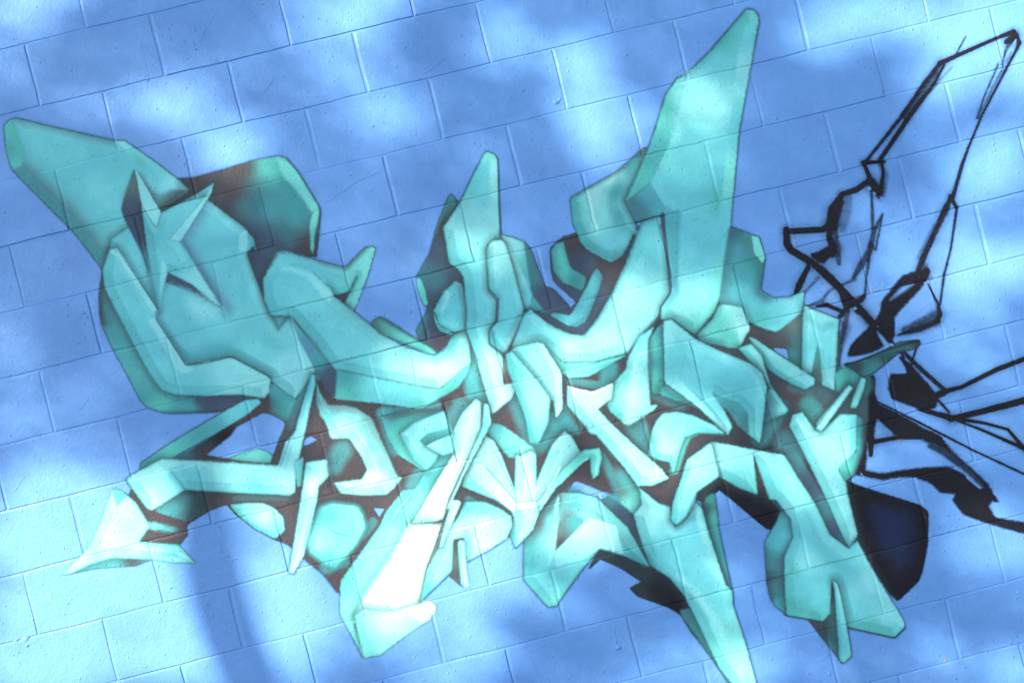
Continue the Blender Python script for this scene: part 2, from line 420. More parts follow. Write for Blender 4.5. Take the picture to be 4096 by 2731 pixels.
ink('F 1050,510 1110,500 1220,545', [16,36,30], hard=.4)
ink('F 1250,530 1230,620 1200,760 1190,880', [30,50,36,16], hard=.05, alpha=.55)
ink('F 1300,540 1350,560 1400,620', [30,60,50], hard=.2, alpha=.8)
blot('F 1240,820 1270,740 1420,600 1530,560 1545,720 1400,800 1280,825', rnd=.2)
blot('F 1455,480 1590,315 1690,285 1750,270 1720,380 1540,570 1530,700 1450,640 1400,620 1450,550')
E('F 1500,480 1580,385 1670,365 1600,420', soft=12)
ink('F 1740,290 1730,350', [60,20], hard=.5)
ink('F 1750,370 1810,490 1825,560 1800,610', [8,20,40,30], hard=.4)
ink('F 1815,600 1700,650 1560,690', [40,50,14], hard=.05, alpha=.8)
ink('F 1790,570 1600,660', [90,50], hard=.0, alpha=.45)
ink('F 1425,640 1550,760 1600,830', [24,14,14], col='k', hard=.6)
E('F 1425,660 1460,690 1520,760 1480,770 1440,700', soft=8)
ink('F 1590,790 1700,900 1850,1030', [30,40,36], hard=.4, alpha=.85)
ink('F 1580,830 1720,1000 1880,1170', [30,30,20], hard=.3, alpha=.8)
blot('F 1510,935 1555,930 1610,905 1575,830 1650,880 1700,940 1820,1080 1790,1150 1710,1160 1520,1090 1500,1020')
ink('F 1690,730 1640,880', [14,14], hard=.8)
E('F 1540,935 1620,930 1580,850 1520,850', soft=5)
ink('F 1820,1060 1880,1035 1960,1015 2180,905 2352,840 2500,780', [60,40,34,40,40,40], hard=.7)
ink('F 1700,1155 1900,1210', [30,54], hard=.75)
ink('F 1890,1215 2080,1170 2352,1100 2550,1050', [50,50,60,60], hard=.75)
ink('F 1930,1215 2100,1240 2250,1280 2352,1400 2450,1520', [30,24,24,34,34], hard=.75)
ink('F 1930,1225 2080,1280 2320,1385 2420,1430', [14,20,30,30], hard=.75)
ink('F 1440,1110 1700,1240 2030,1410 2352,1560 2500,1630', [10,16,14,16,16], hard=.7)
blot('F 1360,1000 1420,1110 1600,1200 1720,1270 1830,1320 1850,1350 1680,1320 1580,1330 1400,1180 1370,1260 1330,1568 I 1300,230 1260,300 1200,200')
ink('F 1400,960 1390,1060 1420,1120', [50,70,50], hard=.6)
blot('F 1340,1170 1440,1180 1415,1270 1410,1370 1380,1440 1370,1340 1355,1568 1290,1568 1320,1400')
ink('F 1400,1360 1560,1330 1700,1325', [40,34,50], hard=.7)
ink('F 1390,1340 1390,1440', [50,34], hard=.6)
ink('F 1440,1200 1560,1290', [40,90], hard=.3, dry=.3)
blot('F 1680,1270 1830,1320 1860,1370 2050,1568 I 2100,330 2190,430 2160,430 2140,340 2000,210 1860,100 1720,50', soft=8)
ink('I 1760,80 1850,120 2000,230 2110,330', [40,60,60,50], hard=.0, alpha=.7)
ink('I 1330,150 1320,220 1340,250 1460,275', [50,50,40,34], hard=.8)
blot('I 1310,230 1380,240 1450,255 1640,225 1750,215 1880,210 1980,260 2090,340 2130,350 2190,425 2180,435 2150,425 2130,460 2170,530 2352,560 2600,620 2600,700 2352,630 2120,565 1970,510 1900,420 1920,380 1830,375 1760,310 1660,275 1560,275 1470,295 1350,270')
E('I 1990,265 2090,345 2070,350 1985,280', soft=5)
# the black round shape with blue brushwork inside
blot('I 1230,290 1330,335 1700,450 1750,490 1750,680 1715,870 1690,930 1560,1055 1500,1000 1300,700 1200,400', 'I 1300,400 k 1650,500 k 1700,800 k 1450,850 k', soft=4)
for s_, w_ in (('C 1250,1240 1225,1330 1215,1440', [50,90,40]), ('C 1440,1020 1480,1100 1470,1230', [20,50,20]), ('F 1185,600 1240,640 1200,800', [20,60,20]), ('C 1900,420 1700,640 1520,900', [10,30,20]), ('C 2270,330 2150,560 2050,800', [14,26,10]), ('F 1760,330 1700,200 1790,0', [40,40,20]), ('F 1620,660 1780,600', [60,90]), ('F 1500,1200 1650,1290', [40,60])):
    T(K, None, s_, w_, 'k', 0., .34, dry=.35)
for s_ in ('C 1360,1010 1600,690 1790,440', 'C 1480,960 1660,680', 'C 2215,430 2080,700', 'C 1970,1020 1910,1220', 'F 1010,170 1300,480', 'F 1440,600 1530,730', 'F 1850,310 1800,600', 'F 1600,1190 1840,1320', 'F 1950,1230 2330,1400'):
    T(K, None, s_, [2,6,2], 'k', .3, .8)
blot('I 1380,450 1640,510 1660,640 1640,800 1560,860 1450,700', 'I 1420,500 N 1600,560 N 1620,700 N 1560,820 N 1480,600 N', soft=34)

# --- dark ground sprayed behind the letters
P(G, 'dark_background', 'D 1500,1100 1690,1000 1980,900 E 60,1060 600,1140 880,980 1000,700 1250,560 1500,900 1900,800 2040,640 2100,570 F 260,640 600,600 760,680 960,560 1190,640 1190,900 1280,930 1370,960 1370,1200 1340,1440 1260,1568 I 1230,310 1120,420 800,560 660,400 440,300 300,400 150,300 60,440 H 1960,420 1780,375 1570,295 1490,420 1450,560 1300,640 1190,640 1000,640 860,700 760,900 600,1000 300,1000 90,1010 -20,870 G 1960,830 1820,700 1700,660 1480,520 1420,440 1190,555 1160,620 900,560 800,380 1000,250 1740,210 1800,-100 D 1690,1180',
  'D 1900,1200 b 2200,1400 b E 200,1100 b 700,1100 b 1200,1100 b 1700,950 b 2100,1080 b F 800,720 b 900,1050 b 1000,900 d I 300,20 b 600,300 k 120,330 b H 1700,250 b 1000,380 b 300,420 b G 1500,380 b 1900,600 b 2100,850 b H 830,800 j', soft=8, label='dark brown spray filling the gaps between the letters')
E('G 1420,450 1480,515 1700,660 1790,700 1815,880 1700,900 1500,900 1200,800 1130,700 1180,570 1310,490')
E('D 1300,1440 1430,1310 1470,1280 1640,1180 1800,1245 1720,1500 1400,1462')
E('D 1890,1390 1900,1340 1950,1320 1990,1345 1930,1380', soft=7)
E('H 300,468 375,472 340,530')
E('H 1500,415 1565,295 1760,380 1700,400 1570,375')
E('F 775,768 862,778 880,850 800,800', soft=3)
# greenish clouds in the dark ground
for s, w, c, a in (('E 910,930 930,1060', 90, 'h', .8), ('E 350,1180 700,1130', 60, 'h', .6), ('E 1780,900 1780,1000', 110, 'h', .8), ('E 1540,980 1750,1010', 50, 'h', .6), ('E 2060,1060 2240,1140', 60, 'd', .7), ('E 1430,1230 1560,1260', 100, 'h', .7), ('F 800,690 900,640', 50, 'd', .5), ('H 1840,330 1760,150', 80, 'h', .6), ('G 1480,410 1800,400', 40, 'd', .5), ('G 1900,620 1960,700', 60, 'h', .6), ('H 230,640 300,560', 60, 'h', .5), ('H 1120,560 900,420', 50, 'h', .6), ('F 900,1010 1000,1030', 70, 'd', .6), ('E 960,960 1010,1100', 110, 'h', .7), ('E 1160,930 1330,1350', 150, 'h', .7), ('E 1500,1180 1420,1350', 130, 'h', .6),
                   ('E 380,1180 430,1400', 90, 'h', .6), ('E 1950,1260 2040,1400', 130, 'h', .6), ('F 820,1150 700,1330', 110, 'h', .6),
                   ('F 1000,1130 1080,1230', 110, 'e', .8), ('F 920,760 900,880', 80, 'e', .7), ('H 700,140 560,330', 110, 'h', .6),
                   ('E 850,1140 760,1290', 110, 'h', .6), ('F 1250,950 1330,1000', 130, 'e', .8), ('I 850,50 960,100', 140, 'd', .8), ('H 1560,400 1450,600', 120, 'h', .5),
                   ('G 2150,100 2090,200', 120, 'h', .6), ('G 2050,840 2150,800', 80, 'h', .7), ('H 1900,400 1800,430', 90, 'h', .7)):
    T(G, None, s, w, c, 0., a)

# --- top left wing and the dark block behind it
dark('A 1120,1125 1230,1115 1350,1080 1600,1005 1750,980 1800,995 1870,1080 2010,1310 1985,1568 D 1980,200 1760,170 1650,340 1640,470 1540,200 1500,0 A 1200,1300 1000,1330 900,1200',
     'A 1200,1160 b 1500,1050 b 1700,1060 g 1450,1200 b 1400,1350 b 1560,1300 d 1800,1200 h 1700,1300 h 1850,1350 h 1800,1500 d 1500,1450 n 1600,1500 n D 1600,200 n 1620,350 n 1750,120 n 1900,150 b 1970,150 b A 1000,1250 b',
     soft=4, halo=(9,'x',.4))
high('A 1735,990 1790,1000 1870,1085 2006,1310 1955,1335 1890,1230 1760,1080', 'A 1760,1010 f 1900,1180 f 1980,1310 f', soft=9)
high('A 2004,1315 1962,1335 1942,1400 1950,1568 D 1958,180 1968,150 A 1968,1500', 'A 1980,1330 f 1955,1500 g D 1960,150 g', soft=4)
line('A 1790,992 1866,1075 2010,1310 1990,1568', [7,8,7,5], 'x', .6)
face('A 25,790 60,755 105,742 300,790 720,885 780,885 850,930 990,1030 1110,1120 1190,1195 1000,1330 D 950,320 645,300 640,270 A 470,1460 310,1300 120,1110 75,1060 40,950',
     'A 200,900 t 400,1000 t 500,1200 t 650,1400 t 700,1000 t 900,1100 t 350,880 t', edges=[
     ('A 75,1075 120,1110 310,1300 470,1460 D 640,270', 150, 'b', .8), ('A 75,1075 310,1300 D 640,270', 230, 'd', .65),
     ('A 105,742 720,885', 70, 'd', .8), ('A 105,735 720,880', 24, 'x', .6),
     ('A 1190,1195 1000,1340 880,1240', 160, 'b', .95), ('A 900,1120 930,1220', 70, 'b', .5)])
side('A 28,790 60,758 95,752 105,800 128,870 165,960 130,1045 75,1060 40,950', 'A 60,800 g 60,950 h 120,920 g 90,1040 g', halo=None, soft=6)
high('A 755,900 800,925 950,1050 1105,1125 1100,1180 1010,1210 960,1190 920,1130 850,1010', 'A 780,915 f 950,1100 t 1080,1180 c 900,980 g', soft=12)
high('A 720,890 775,888 830,930 790,940', 'c', soft=6)

# --- the star headed letter
P(G, 'letter_face', 'D 1640,480 1745,580 1850,540 2160,900 2050,960 1850,1000 1700,800', 'q', halo=None, soft=8)
face('A 1010,1335 1225,1222 1340,1148 1300,1255 1400,1330 1530,1425 1590,1500 1605,1568 D 1590,130 1545,180 1600,330 1660,480 1745,660 1830,560 1980,900 1960,950 1850,1090 1700,980 1695,950 1450,820 1180,880 900,620 720,300 690,150 A 700,1500 850,1400',
     'A 1100,1400 t 1200,1350 t 1450,1450 q 1300,1500 q D 1300,150 q 1450,200 q 1450,400 q 1200,600 q 1550,550 t 1300,720 t 1700,750 t 1800,900 c 1850,1000 c', rnd=.05, halo=(8,'x',.4), edges=[
     ('A 1300,1270 1140,1520 D 1140,110 1420,530', 90, 'u', .8), ('D 1240,250 1420,520', 40, 'u', .9), ('A 1400,1330 1530,1425 1600,1540', 40, 'd', .7),
     ('D 1550,190 1600,340 1660,480 1740,650', 30, 'd', .8), ('D 1200,830 1390,760 1480,800', 90, 'm', .7), ('D 1480,800 1690,930', 50, 'm', .5)])
dark('A 838,1060 760,1305 780,1370 880,1568 D 945,310 930,150 915,0 A 890,1300 855,1110', 'A 820,1150 j 790,1300 n 850,1400 n D 880,50 n 930,250 u A 840,1080 d', soft=3, halo=(6,'x',.4))
face('A 888,1290 975,1420 1010,1335 1130,1275 1290,1235 1100,1500 1130,1520 D 1130,110 1370,500 1190,390 1055,295 1030,380 1000,540 955,330 A 925,1568',
     'A 950,1480 q 1050,1400 t D 1000,200 t 1150,250 t 1250,380 c A 1150,1350 t', halo=None, soft=3, rnd=.03)
high('A 848,1066 860,1075 1010,1335 982,1420 960,1400 892,1290', 'A 860,1110 l 970,1380 c 930,1290 l', soft=3, rnd=.04, halo=(5,'x',.5))
high('A 1340,1148 1325,1212 1130,1515 1062,1502 1110,1450 1290,1235', 'A 1320,1180 f 1180,1400 c 1080,1500 c 1250,1300 c', soft=3, rnd=.05, halo=(5,'x',.3))
line('A 1010,1335 1225,1222 1338,1150', 8, 'x', .5)
high('D 1018,220 1048,265 1045,300 1015,430 1002,410', 'c', soft=4)
dark('D 1055,295 1038,362 1180,410 1355,498 1205,372', 'D 1070,330 n 1200,400 n 1340,490 u', soft=3, rnd=.03, halo=(4,'x',.3))
high('D 1135,110 1160,150 1375,500 1350,490 1210,370 1060,295 1150,300 1200,300', 'D 1180,200 q 1250,350 c 1350,480 c', soft=7, rnd=.05)
high('D 1040,380 1180,425 1350,510 1390,530 1350,600 1100,640 1020,600 1010,480', 'D 1060,420 t 1250,500 c 1150,600 t', soft=26)
high('A 1500,1480 1530,1445 1552,1450 1550,1568 D 1540,170 1500,170', 'c', soft=4)

P(G, 'letter_shadow', 'D 1290,1075 1540,1060 1640,1080 1590,1130 1300,1150', 'n', halo=None, soft=5)
P(G, 'letter_side', 'F 380,430 560,470 520,560 330,720 260,690', 'd', halo=None, soft=6)
P(G, 'letter_side', 'E 860,600 960,700 960,900 880,940 880,700', 'h', halo=None, soft=6)
# --- left hand stroke
side('D 645,290 622,440 630,600 700,760 790,920 880,1095 930,1145 1050,1180 1400,1170 1535,1100 1300,1060 1100,1050 1010,1020 850,770 680,400',
     'D 640,400 d 640,600 d 720,680 h 800,850 h 900,1050 h 1000,1120 g 1150,1140 h 1350,1140 n 1450,1120 n', rnd=.15, edges=[('D 640,290 620,440 635,610', 50, 'x', .8), ('D 1250,1100 1400,1130 1530,1100', 60, 'n', .8), ('D 1020,1178 1420,1172', 30, 'x', .5)])
face('D 645,285 690,152 735,148 770,190 985,535 975,580 1170,885 1450,825 1695,955 1690,1050 1655,1085 1500,1060 1300,1070 1100,1062 1010,1030 940,930 850,770 660,400',
     'D 720,250 t 700,400 q 800,500 q 900,750 q 1000,950 t 1200,1000 t 1400,900 c 1600,980 l 1500,1040 c 1650,1050 l 1300,1040 t', rnd=.08, halo=(8,'x',.35))
high('D 690,175 700,155 740,148 990,530 960,545 905,470 740,200', 'D 720,170 c 960,530 c 850,370 c', soft=4)
high('D 935,595 975,583 1165,882 1240,905 1150,928 1100,895 1020,750', 'D 950,600 c 1100,850 l 1200,905 l', soft=6)
line('D 750,170 985,520 1002,555 978,590 1165,878 1300,865 1450,825 1690,950', [4,7,9,6,8,4,7,7], 'n', .9)
line('D 990,545 990,580', [26,22], 'u', .8)

# --- second letter: big hook with flag
dark('D 2085,440 2200,428 2215,410 2240,330 2240,420 2200,530 2150,510', 'b', halo=None)
face('D 1660,340 1770,165 1900,200 2165,268 2290,142 2340,135 2352,150 2300,330 2215,540 2165,490 2240,320 2190,420 2120,440 2080,440 1950,380',
     'D 1800,210 g 1950,260 t 2100,340 t 2200,300 f 2320,180 f 2200,500 f 2080,400 t', rnd=.07, edges=[('D 1770,170 2165,272 2300,135', 34, 'b', .75), ('D 2090,440 2190,430 2235,330', 24, 'x', .7), ('D 2090,420 2180,415', 60, 'g', .6)])
high('D 2352,150 2300,330 2225,530 2200,500 2280,300 2330,160', 'f', soft=5)
face('D 1650,340 1740,200 1800,240 1930,270 2060,390 2095,445 E 60,450 180,540 350,680 500,765 690,818 760,775 775,720 800,685 885,640 905,760 912,870 720,1032 565,1008 300,955 75,905 D 2110,920 1980,740 1830,570 1700,565 1660,470',
     'D 1750,300 q 1850,400 q 1900,550 t 2050,700 t 2200,850 t E 200,700 t 250,900 t 450,900 c 620,920 p 750,900 p 850,760 l 880,850 l 520,830 l 660,860 p 800,690 g', rnd=.07,
     edges=[('E 60,450 180,540 350,680 500,765 690,818 760,775 785,700', 95, 'h', .75), ('E 50,440 350,680 690,825', 18, 'x', .5)])
high('D 1765,268 1850,270 1960,300 2090,430 2070,475 2030,460 1930,320', 'D 1780,272 c 1960,320 c 2070,450 c', soft=8)
high('D 1740,190 1770,168 2000,240 2060,390 1950,290 1850,262 1760,262 1680,310', 'D 1760,210 t 1950,260 t', soft=14)
line('E 495,765 545,840 565,1000', [3,7,7], 'h', .6)
side('E 70,905 300,955 565,1008 720,1032 912,868 890,940 830,1022 600,1152 300,1112 60,1090 20,1010',
     'E 100,960 h 100,1070 g 300,1040 t 500,1080 t 650,1080 f 600,1140 g 800,980 g 880,920 g', rnd=.08, edges=[('E 912,868 880,960 700,1110', 50, 'h', .6)])
line('E 565,1010 420,1110', [7,3], 'g', .6)
dark('D 1820,565 1870,640 2000,800 2112,918 2100,1082 2040,1030 1985,915 1880,720', 'D 1850,640 m 1950,780 u 2000,850 h 2080,930 n 2060,1030 n 2090,1070 n', soft=3, rnd=.05, halo=(6,'x',.4))
side('E 288,615 338,577 380,590 580,720 695,775 700,805 640,806 500,745 350,680', 'E 310,610 b 350,600 g 500,690 g 600,750 g 680,790 g', rnd=.12, edges=[('E 340,575 580,715 690,770', 26, 'x', .6), ('E 290,620 350,680 500,750 640,810', 34, 'd', .8)])

# --- tall middle spike
dark('B 785,1212 835,1270 745,1430 770,1568 E 785,240 850,300 885,400 895,560 890,650 800,690 765,745 700,800 640,745 590,722 572,660 640,540 640,500 590,345 575,325 660,170 B 700,1420',
     'B 790,1240 e 800,1290 j 740,1440 b 730,1550 n E 720,200 n 700,350 d 620,300 d 680,450 n 800,300 n 850,400 n 600,640 d 650,620 n 720,680 n 640,700 n 720,740 b 740,720 b', halo=(7,'x',.4),
     edges=[('B 785,1215 700,1420 E 575,325', 24, 'e', .8), ('B 785,1215 810,1270', 60, 'e', .7), ('E 575,660 620,570', 50, 'e', .6)])
side('E 572,335 598,335 625,400 645,490 630,510 600,460 580,400', 'E 590,350 t 620,430 g 635,490 g', soft=4, halo=(6,'x',.5))
face('E 700,560 680,540 740,430 820,350 860,370 885,480 895,560 885,660 800,672 712,628', 'E 780,430 q 840,390 m 750,550 q 850,550 q 800,640 t', rnd=.1, edges=[('E 850,360 890,500 895,620', 44, 'n', .6)])
side('E 682,545 712,628 800,672 790,690 720,665 690,610', 'E 700,600 m 760,665 h', soft=3, halo=(6,'x',.5))
high('E 760,420 780,440 770,500 730,540', 'c', soft=12)
face('B 1010,955 1055,970 1080,1000 1090,1300 1100,1480 E 1105,90 1060,95 1015,150 1020,260 1030,410 1082,460 1068,610 1035,655 1030,745 1115,820 1118,1000 1185,985 1197,1030 1170,1085 1050,1185 1020,1090 955,850 885,655 893,560 870,330 840,280 780,240 B 760,1520 742,1430 850,1270 940,1080',
     'B 1010,1000 t 950,1150 t 1000,1200 t 880,1300 l 800,1450 l 950,1400 l 1050,1400 c 900,1530 l E 850,180 t 950,350 q 980,500 q 950,580 q 960,650 t 1000,850 p 1050,1000 p 1100,1080 p 980,780 l', rnd=.07, halo=(9,'x',.6),
     edges=[('B 745,1430 770,1568 E 785,240 850,290', 34, 'g', .6), ('E 890,650 960,850', 40, 'g', .6)])
high('B 1010,965 1060,975 1080,1005 1082,1240 1085,1470 1055,1480 1040,1250 1035,1100 1042,1020', 'B 1060,1020 c 1060,1300 l 1065,1450 l', soft=5)
high('B 1005,958 1055,970 1070,1000 1030,1010 980,1020', 'f', soft=8)
line('B 1082,1000 1090,1300 1100,1480', [6,10,12], 'n', .6)
line('E 885,655 920,760 955,850', [4,10,6], 'n', .55)

# --- rounded second spike
face('E 1105,62 1180,80 1250,108 1290,180 1390,430 1412,550 1380,562 1290,535 1240,520 1150,180 1110,100', 'E 1130,75 p 1220,110 l 1200,160 l 1260,220 g 1300,320 h 1340,420 d 1250,350 t 1260,450 q 1300,500 m 1390,520 h', rnd=.08,
     edges=[('E 1255,110 1290,180 1390,430', 50, 'd', .7)])
side('E 1300,442 1340,455 1408,495 1410,555 1340,560 1285,530', 'E 1320,490 h 1390,530 e', halo=(5,'x',.4), soft=4)
high('E 1115,92 1150,110 1225,270 1290,430 1290,500 1270,520 1240,500 1180,250', 'E 1150,150 l 1220,300 l 1270,470 q', soft=5)
face('E 1015,160 1030,120 1060,95 1105,92 1130,115 1180,270 1240,510 1252,555 1225,620 1140,792 1110,800 1040,740 1030,665 1078,605 1085,470 1030,410 1020,260',
     'E 1080,140 p 1060,180 l 1080,300 c 1100,400 t 1150,500 q 1180,520 q 1080,700 t 1130,640 t', rnd=.1, halo=(9,'x',.75), edges=[('E 1020,160 1025,400', 26, 'h', .6)])
high('E 1220,562 1247,580 1210,660 1140,790 1115,770 1180,640', 'E 1220,590 t 1150,740 l', soft=4, halo=(5,'x',.4))
side('E 1035,655 1060,650 1075,710 1115,800 1040,745', 'h', halo=None, soft=5)
line('E 1250,540 1248,590 1150,780', [22,16,10], 'n', .8)
line('E 1085,470 1080,600 1035,655 1030,745 1110,800', [20,16,10,8,12], 'n', .75)
line('E 1030,400 1085,460', [10,16], 'n', .7)

# --- dark hollow above the U stroke and the small teal bits in it
dark('E 1412,150 1440,120 1490,80 1580,50 1620,140 1760,200 1870,190 1960,10 2010,0 1960,160 1870,330 1780,480 1690,620 1620,692 1500,672 1390,615 1290,533 1400,552 1545,525 1580,480 1440,360 1420,300',
     'E 1560,80 b 1650,230 n 1750,260 b 1850,260 b 1900,120 n 1700,500 n 1620,640 n 1500,640 n 1350,560 n 1560,350 n', halo=(6,'x',.4))
dark('E 1250,108 1290,150 1375,385 1430,400 1545,525 1400,560 1300,440', 'E 1300,300 d 1400,450 n 1500,520 n', halo=(5,'x',.4), soft=6)
side('E 1420,155 1450,120 1495,105 1510,170 1540,270 1640,330 1620,400 1600,410 1480,350 1435,290', 'E 1440,150 h 1500,250 h 1480,300 g 1580,360 e 1450,230 g', halo=(6,'x',.5), edges=[('E 1430,200 1450,300 1490,350', 30, 'd', .5)])
high('E 1450,135 1475,125 1500,200 1530,290 1500,300 1470,240', 'g', soft=8)
side('E 1700,265 1745,320 1690,480 1640,600 1580,640 1520,630 1410,562 1440,550 1540,570 1620,430', 'E 1710,320 m 1650,450 m 1600,560 m 1530,600 q 1450,565 h', halo=(8,'x',.5), edges=[('E 1740,330 1690,490 1640,600 1560,640', 50, 'd', .7), ('E 1690,265 1740,300', 70, 'n', .5)])
# --- nub on the left of the tall spike
face('B 1538,1245 1640,1185 1830,1080 1990,935 2050,930 1960,1100 1885,1262 1945,1390 1955,1460 E 1930,60 1900,130 1860,195 1790,235 1640,152 1600,100 B 1590,1480 1555,1400',
     'B 1570,1300 g 1600,1450 h 1680,1220 p 1720,1300 l 1740,1380 l 1800,1120 p 1840,1200 h 1850,1380 h 1930,1050 h 1900,1420 m 1720,1450 c E 1750,70 t 1850,100 t 1700,150 m 1800,200 m', rnd=.08,
     edges=[('B 1540,1245 1640,1180 1830,1080 1990,935', 34, 'b', .7), ('B 1540,1250 1590,1480 E 1600,100', 60, 'h', .7), ('E 1650,150 1790,235 1880,180', 80, 'd', .8), ('B 1990,935 2030,925', 90, 'b', .9), ('B 1840,1120 1790,1290 1840,1400', 50, 'h', .5)])
high('B 1640,1200 1660,1210 1690,1390 1720,1440 1680,1440', 'p', soft=7)

# --- the U shaped stroke
face('E 1170,770 1250,560 1290,532 1400,620 1520,680 1625,692 1700,600 1800,430 1900,210 1990,0 B 1990,1400 2060,1365 2110,1340 E 2115,0 2140,120 2165,370 2168,430 2108,510 2098,570 1980,700 1900,800 1690,860 1490,862 1400,780 1330,735',
     'E 1250,620 t 1300,650 q 1420,720 t 1500,780 p 1650,780 l 1700,720 c 1800,560 c 1900,350 c 2000,120 t 2080,60 t 2100,200 t 2130,400 c 2000,560 l 1900,700 l 1800,800 c 1550,840 p 1230,730 c', rnd=.06, halo=(9,'x',.6),
     edges=[('E 1400,620 1520,680 1625,692 1700,600 1800,430 1900,210 1990,0', 34, 'd', .7), ('E 2115,0 2140,120 2165,370', 40, 'm', .6)])
high('B 1990,1400 2030,1375 2085,1400 2080,1440 2010,1530 E 1960,160 1930,190', 'B 2030,1420 t E 1970,60 t', soft=18)
line('B 2110,1340 2130,1440 E 2110,0 2145,120 2165,370 2168,430 2108,510 2098,570', [30,22,22,18,10,10,12,14], 'n', .8)
side('E 1370,745 1490,864 1690,862 1900,802 1990,690 2095,565 2060,640 1960,770 1900,808 1660,948 1530,957 1480,920', 'E 1450,860 g 1600,900 f 1800,840 g 1900,800 h 2000,680 d 2080,590 d', rnd=.06, edges=[('E 1900,810 2000,690 2095,565', 40, 'n', .6), ('E 1380,760 1480,920', 30, 'd', .6)])
face('E 1330,735 1370,745 1480,920 1488,1150 1450,1208 1432,1100 1400,1085 1330,975 1165,785 1200,760', 'E 1220,790 t 1330,850 c 1400,960 c 1430,1080 c 1350,800 l', rnd=.06, halo=(7,'x',.45))
high('E 1325,730 1365,750 1482,930 1488,1150 1450,1205 1440,950 1400,860', 'E 1380,830 p 1460,960 p 1465,1150 p', soft=4, rnd=.05)
face('E 1135,810 1170,790 1330,972 1412,1085 1400,1240 1340,1372 1285,1372 1255,1200 1150,930', 'E 1160,850 h 1200,930 g 1260,1030 l 1350,1050 l 1380,1130 l 1300,1150 l 1330,1300 f 1300,1350 g 1230,1030 f', rnd=.07, edges=[('E 1140,830 1160,930 1290,1370', 80, 'h', .75), ('E 1412,1085 1400,1240 1340,1372', 24, 'h', .6)])
dark('E 1120,825 1150,920 1182,985 1122,1000', 'E 1130,850 j 1150,970 b', soft=5, halo=None)
# little foot of the spike to the right
face('E 1970,700 2060,640 2030,720 2035,1080 2040,1130 2085,1128 2060,1160 1910,1255 1880,1245 1790,1170 1770,1130 1800,1000 1890,900 1895,850', 'E 1830,1080 f 1850,1180 g 1930,1050 p 1900,1150 p 1950,900 l 2000,800 c 2000,1000 c 2000,1150 c 1980,720 t 1890,950 g', rnd=.06, edges=[('E 1770,1140 1890,1250', 40, 'g', .7), ('E 2035,720 2030,1100', 20, 'h', .5)])
high('E 1940,860 1970,900 1970,1100 1950,1220 1880,1240 1900,1050', 'E 1940,920 p 1920,1100 p 1900,1220 p', soft=14)

# --- the tall right spike
face('C 612,62 650,66 680,95 686,140 635,400 560,830 520,1250 495,1568 F 480,200 450,430 410,540 300,672 280,682 140,592 90,600 75,585 75,520 135,430 125,250 118,100 100,0 C 90,1340 0,1365 B 1950,1390 1885,1262 1960,1100 2050,880 2140,600 2210,495 C 235,475 380,330',
     'C 640,100 g 500,250 g 400,400 t 580,300 t 350,650 l 250,600 c 450,700 c 120,650 g 50,800 g 250,900 t 480,900 t 400,1100 q 250,1250 q 470,1250 g 200,1450 q 330,1450 q 430,1500 t F 150,100 m 300,200 q 280,350 c 250,500 l 180,520 l 420,300 t 350,580 f 280,660 g 110,560 f', rnd=.05, halo=(10,'x',.6),
     edges=[('C 610,62 380,330 235,475', 60, 'h', .6), ('C 686,140 635,400 560,830 520,1250 495,1568 F 450,430', 16, 'd', .7)])
high('C 600,180 686,110 640,400 560,830 495,1568 F 480,200 450,430 400,540 370,440 410,0 C 430,1450 500,830 560,330', 'C 640,180 t 590,450 c 530,830 t 480,1100 f 450,1400 t F 440,100 t 420,400 f', soft=6, rnd=.04)
side('B 2210,497 2258,492 2160,890 2045,1140 2010,1172 1890,1262 1960,1100 2060,860 2140,595', 'B 2200,540 f 2140,750 g 2060,950 h 1980,1120 g 1920,1230 g', soft=6, rnd=.05, halo=(5,'x',.3))
high('B 2260,500 2352,450 2352,640 C 300,560 350,640 200,720 B 2200,900 2210,700', 'B 2280,560 c 2330,520 c C 240,620 l B 2240,760 c C 300,650 l', soft=40)
side('B 1885,1265 2015,1172 2040,1150 2060,1190 2125,1310 2110,1340 1950,1392', 'B 1920,1280 d 2020,1210 m 2090,1310 m 1990,1360 d', soft=4, rnd=.03, halo=(5,'x',.4))
high('C 10,1150 40,1190 130,1310 230,1330 200,1310 80,1170 60,1060', 'C 40,1160 t 120,1270 t', soft=10)
side('C 90,1340 200,1310 190,1568 F 185,350 190,430 130,500 90,590 75,560 80,510 138,430 125,250 C 110,1500', 'C 140,1400 m F 150,100 m 160,350 m 140,440 t 90,560 f', soft=7, halo=None)
high('F 200,0 410,0 372,430 330,500 250,560 170,560 130,510 192,430 185,350', 'F 300,50 q 280,250 t 270,400 c 200,500 l 260,520 l', soft=9)
line('B 2120,1345 2125,1440 E 2125,50 2145,180 2168,380 2165,430 2108,510 2098,590', [24,24,24,20,18,12,10,10], 'n', .85)
# --- teal form behind on the right
side('C 505,1420 640,1470 692,1490 712,1568 F 728,210 715,300 700,410 780,458 890,450 972,418 962,535 900,610 800,672 700,640 620,600 580,520 440,500 470,250',
     'C 540,1450 n 600,1530 d F 600,60 e 560,150 m 520,300 m 680,230 e 600,300 h 560,420 t 650,480 t 800,520 t 900,480 c 950,450 t 800,640 t 700,600 g', rnd=.08, edges=[('F 500,20 470,260 440,500', 90, 'd', .7), ('F 728,210 700,410 740,440', 76, 'd', .95), ('F 700,410 780,458 890,450', 30, 'u', .6)])
high('F 642,68 688,78 728,205 715,240 662,180', 'f', soft=4, halo=(5,'x',.4), rnd=.1)
face('F 440,505 500,500 582,520 605,570 632,650 572,755 545,775 420,750 330,735 300,690 400,590', 'F 480,530 f 560,560 p 590,640 p 450,600 g 400,680 g 500,700 g 540,760 g', rnd=.08, halo=(7,'x',.4), edges=[('F 300,700 350,735 450,750', 60, 'x', .7), ('F 440,505 300,690', 60, 'd', .5)])
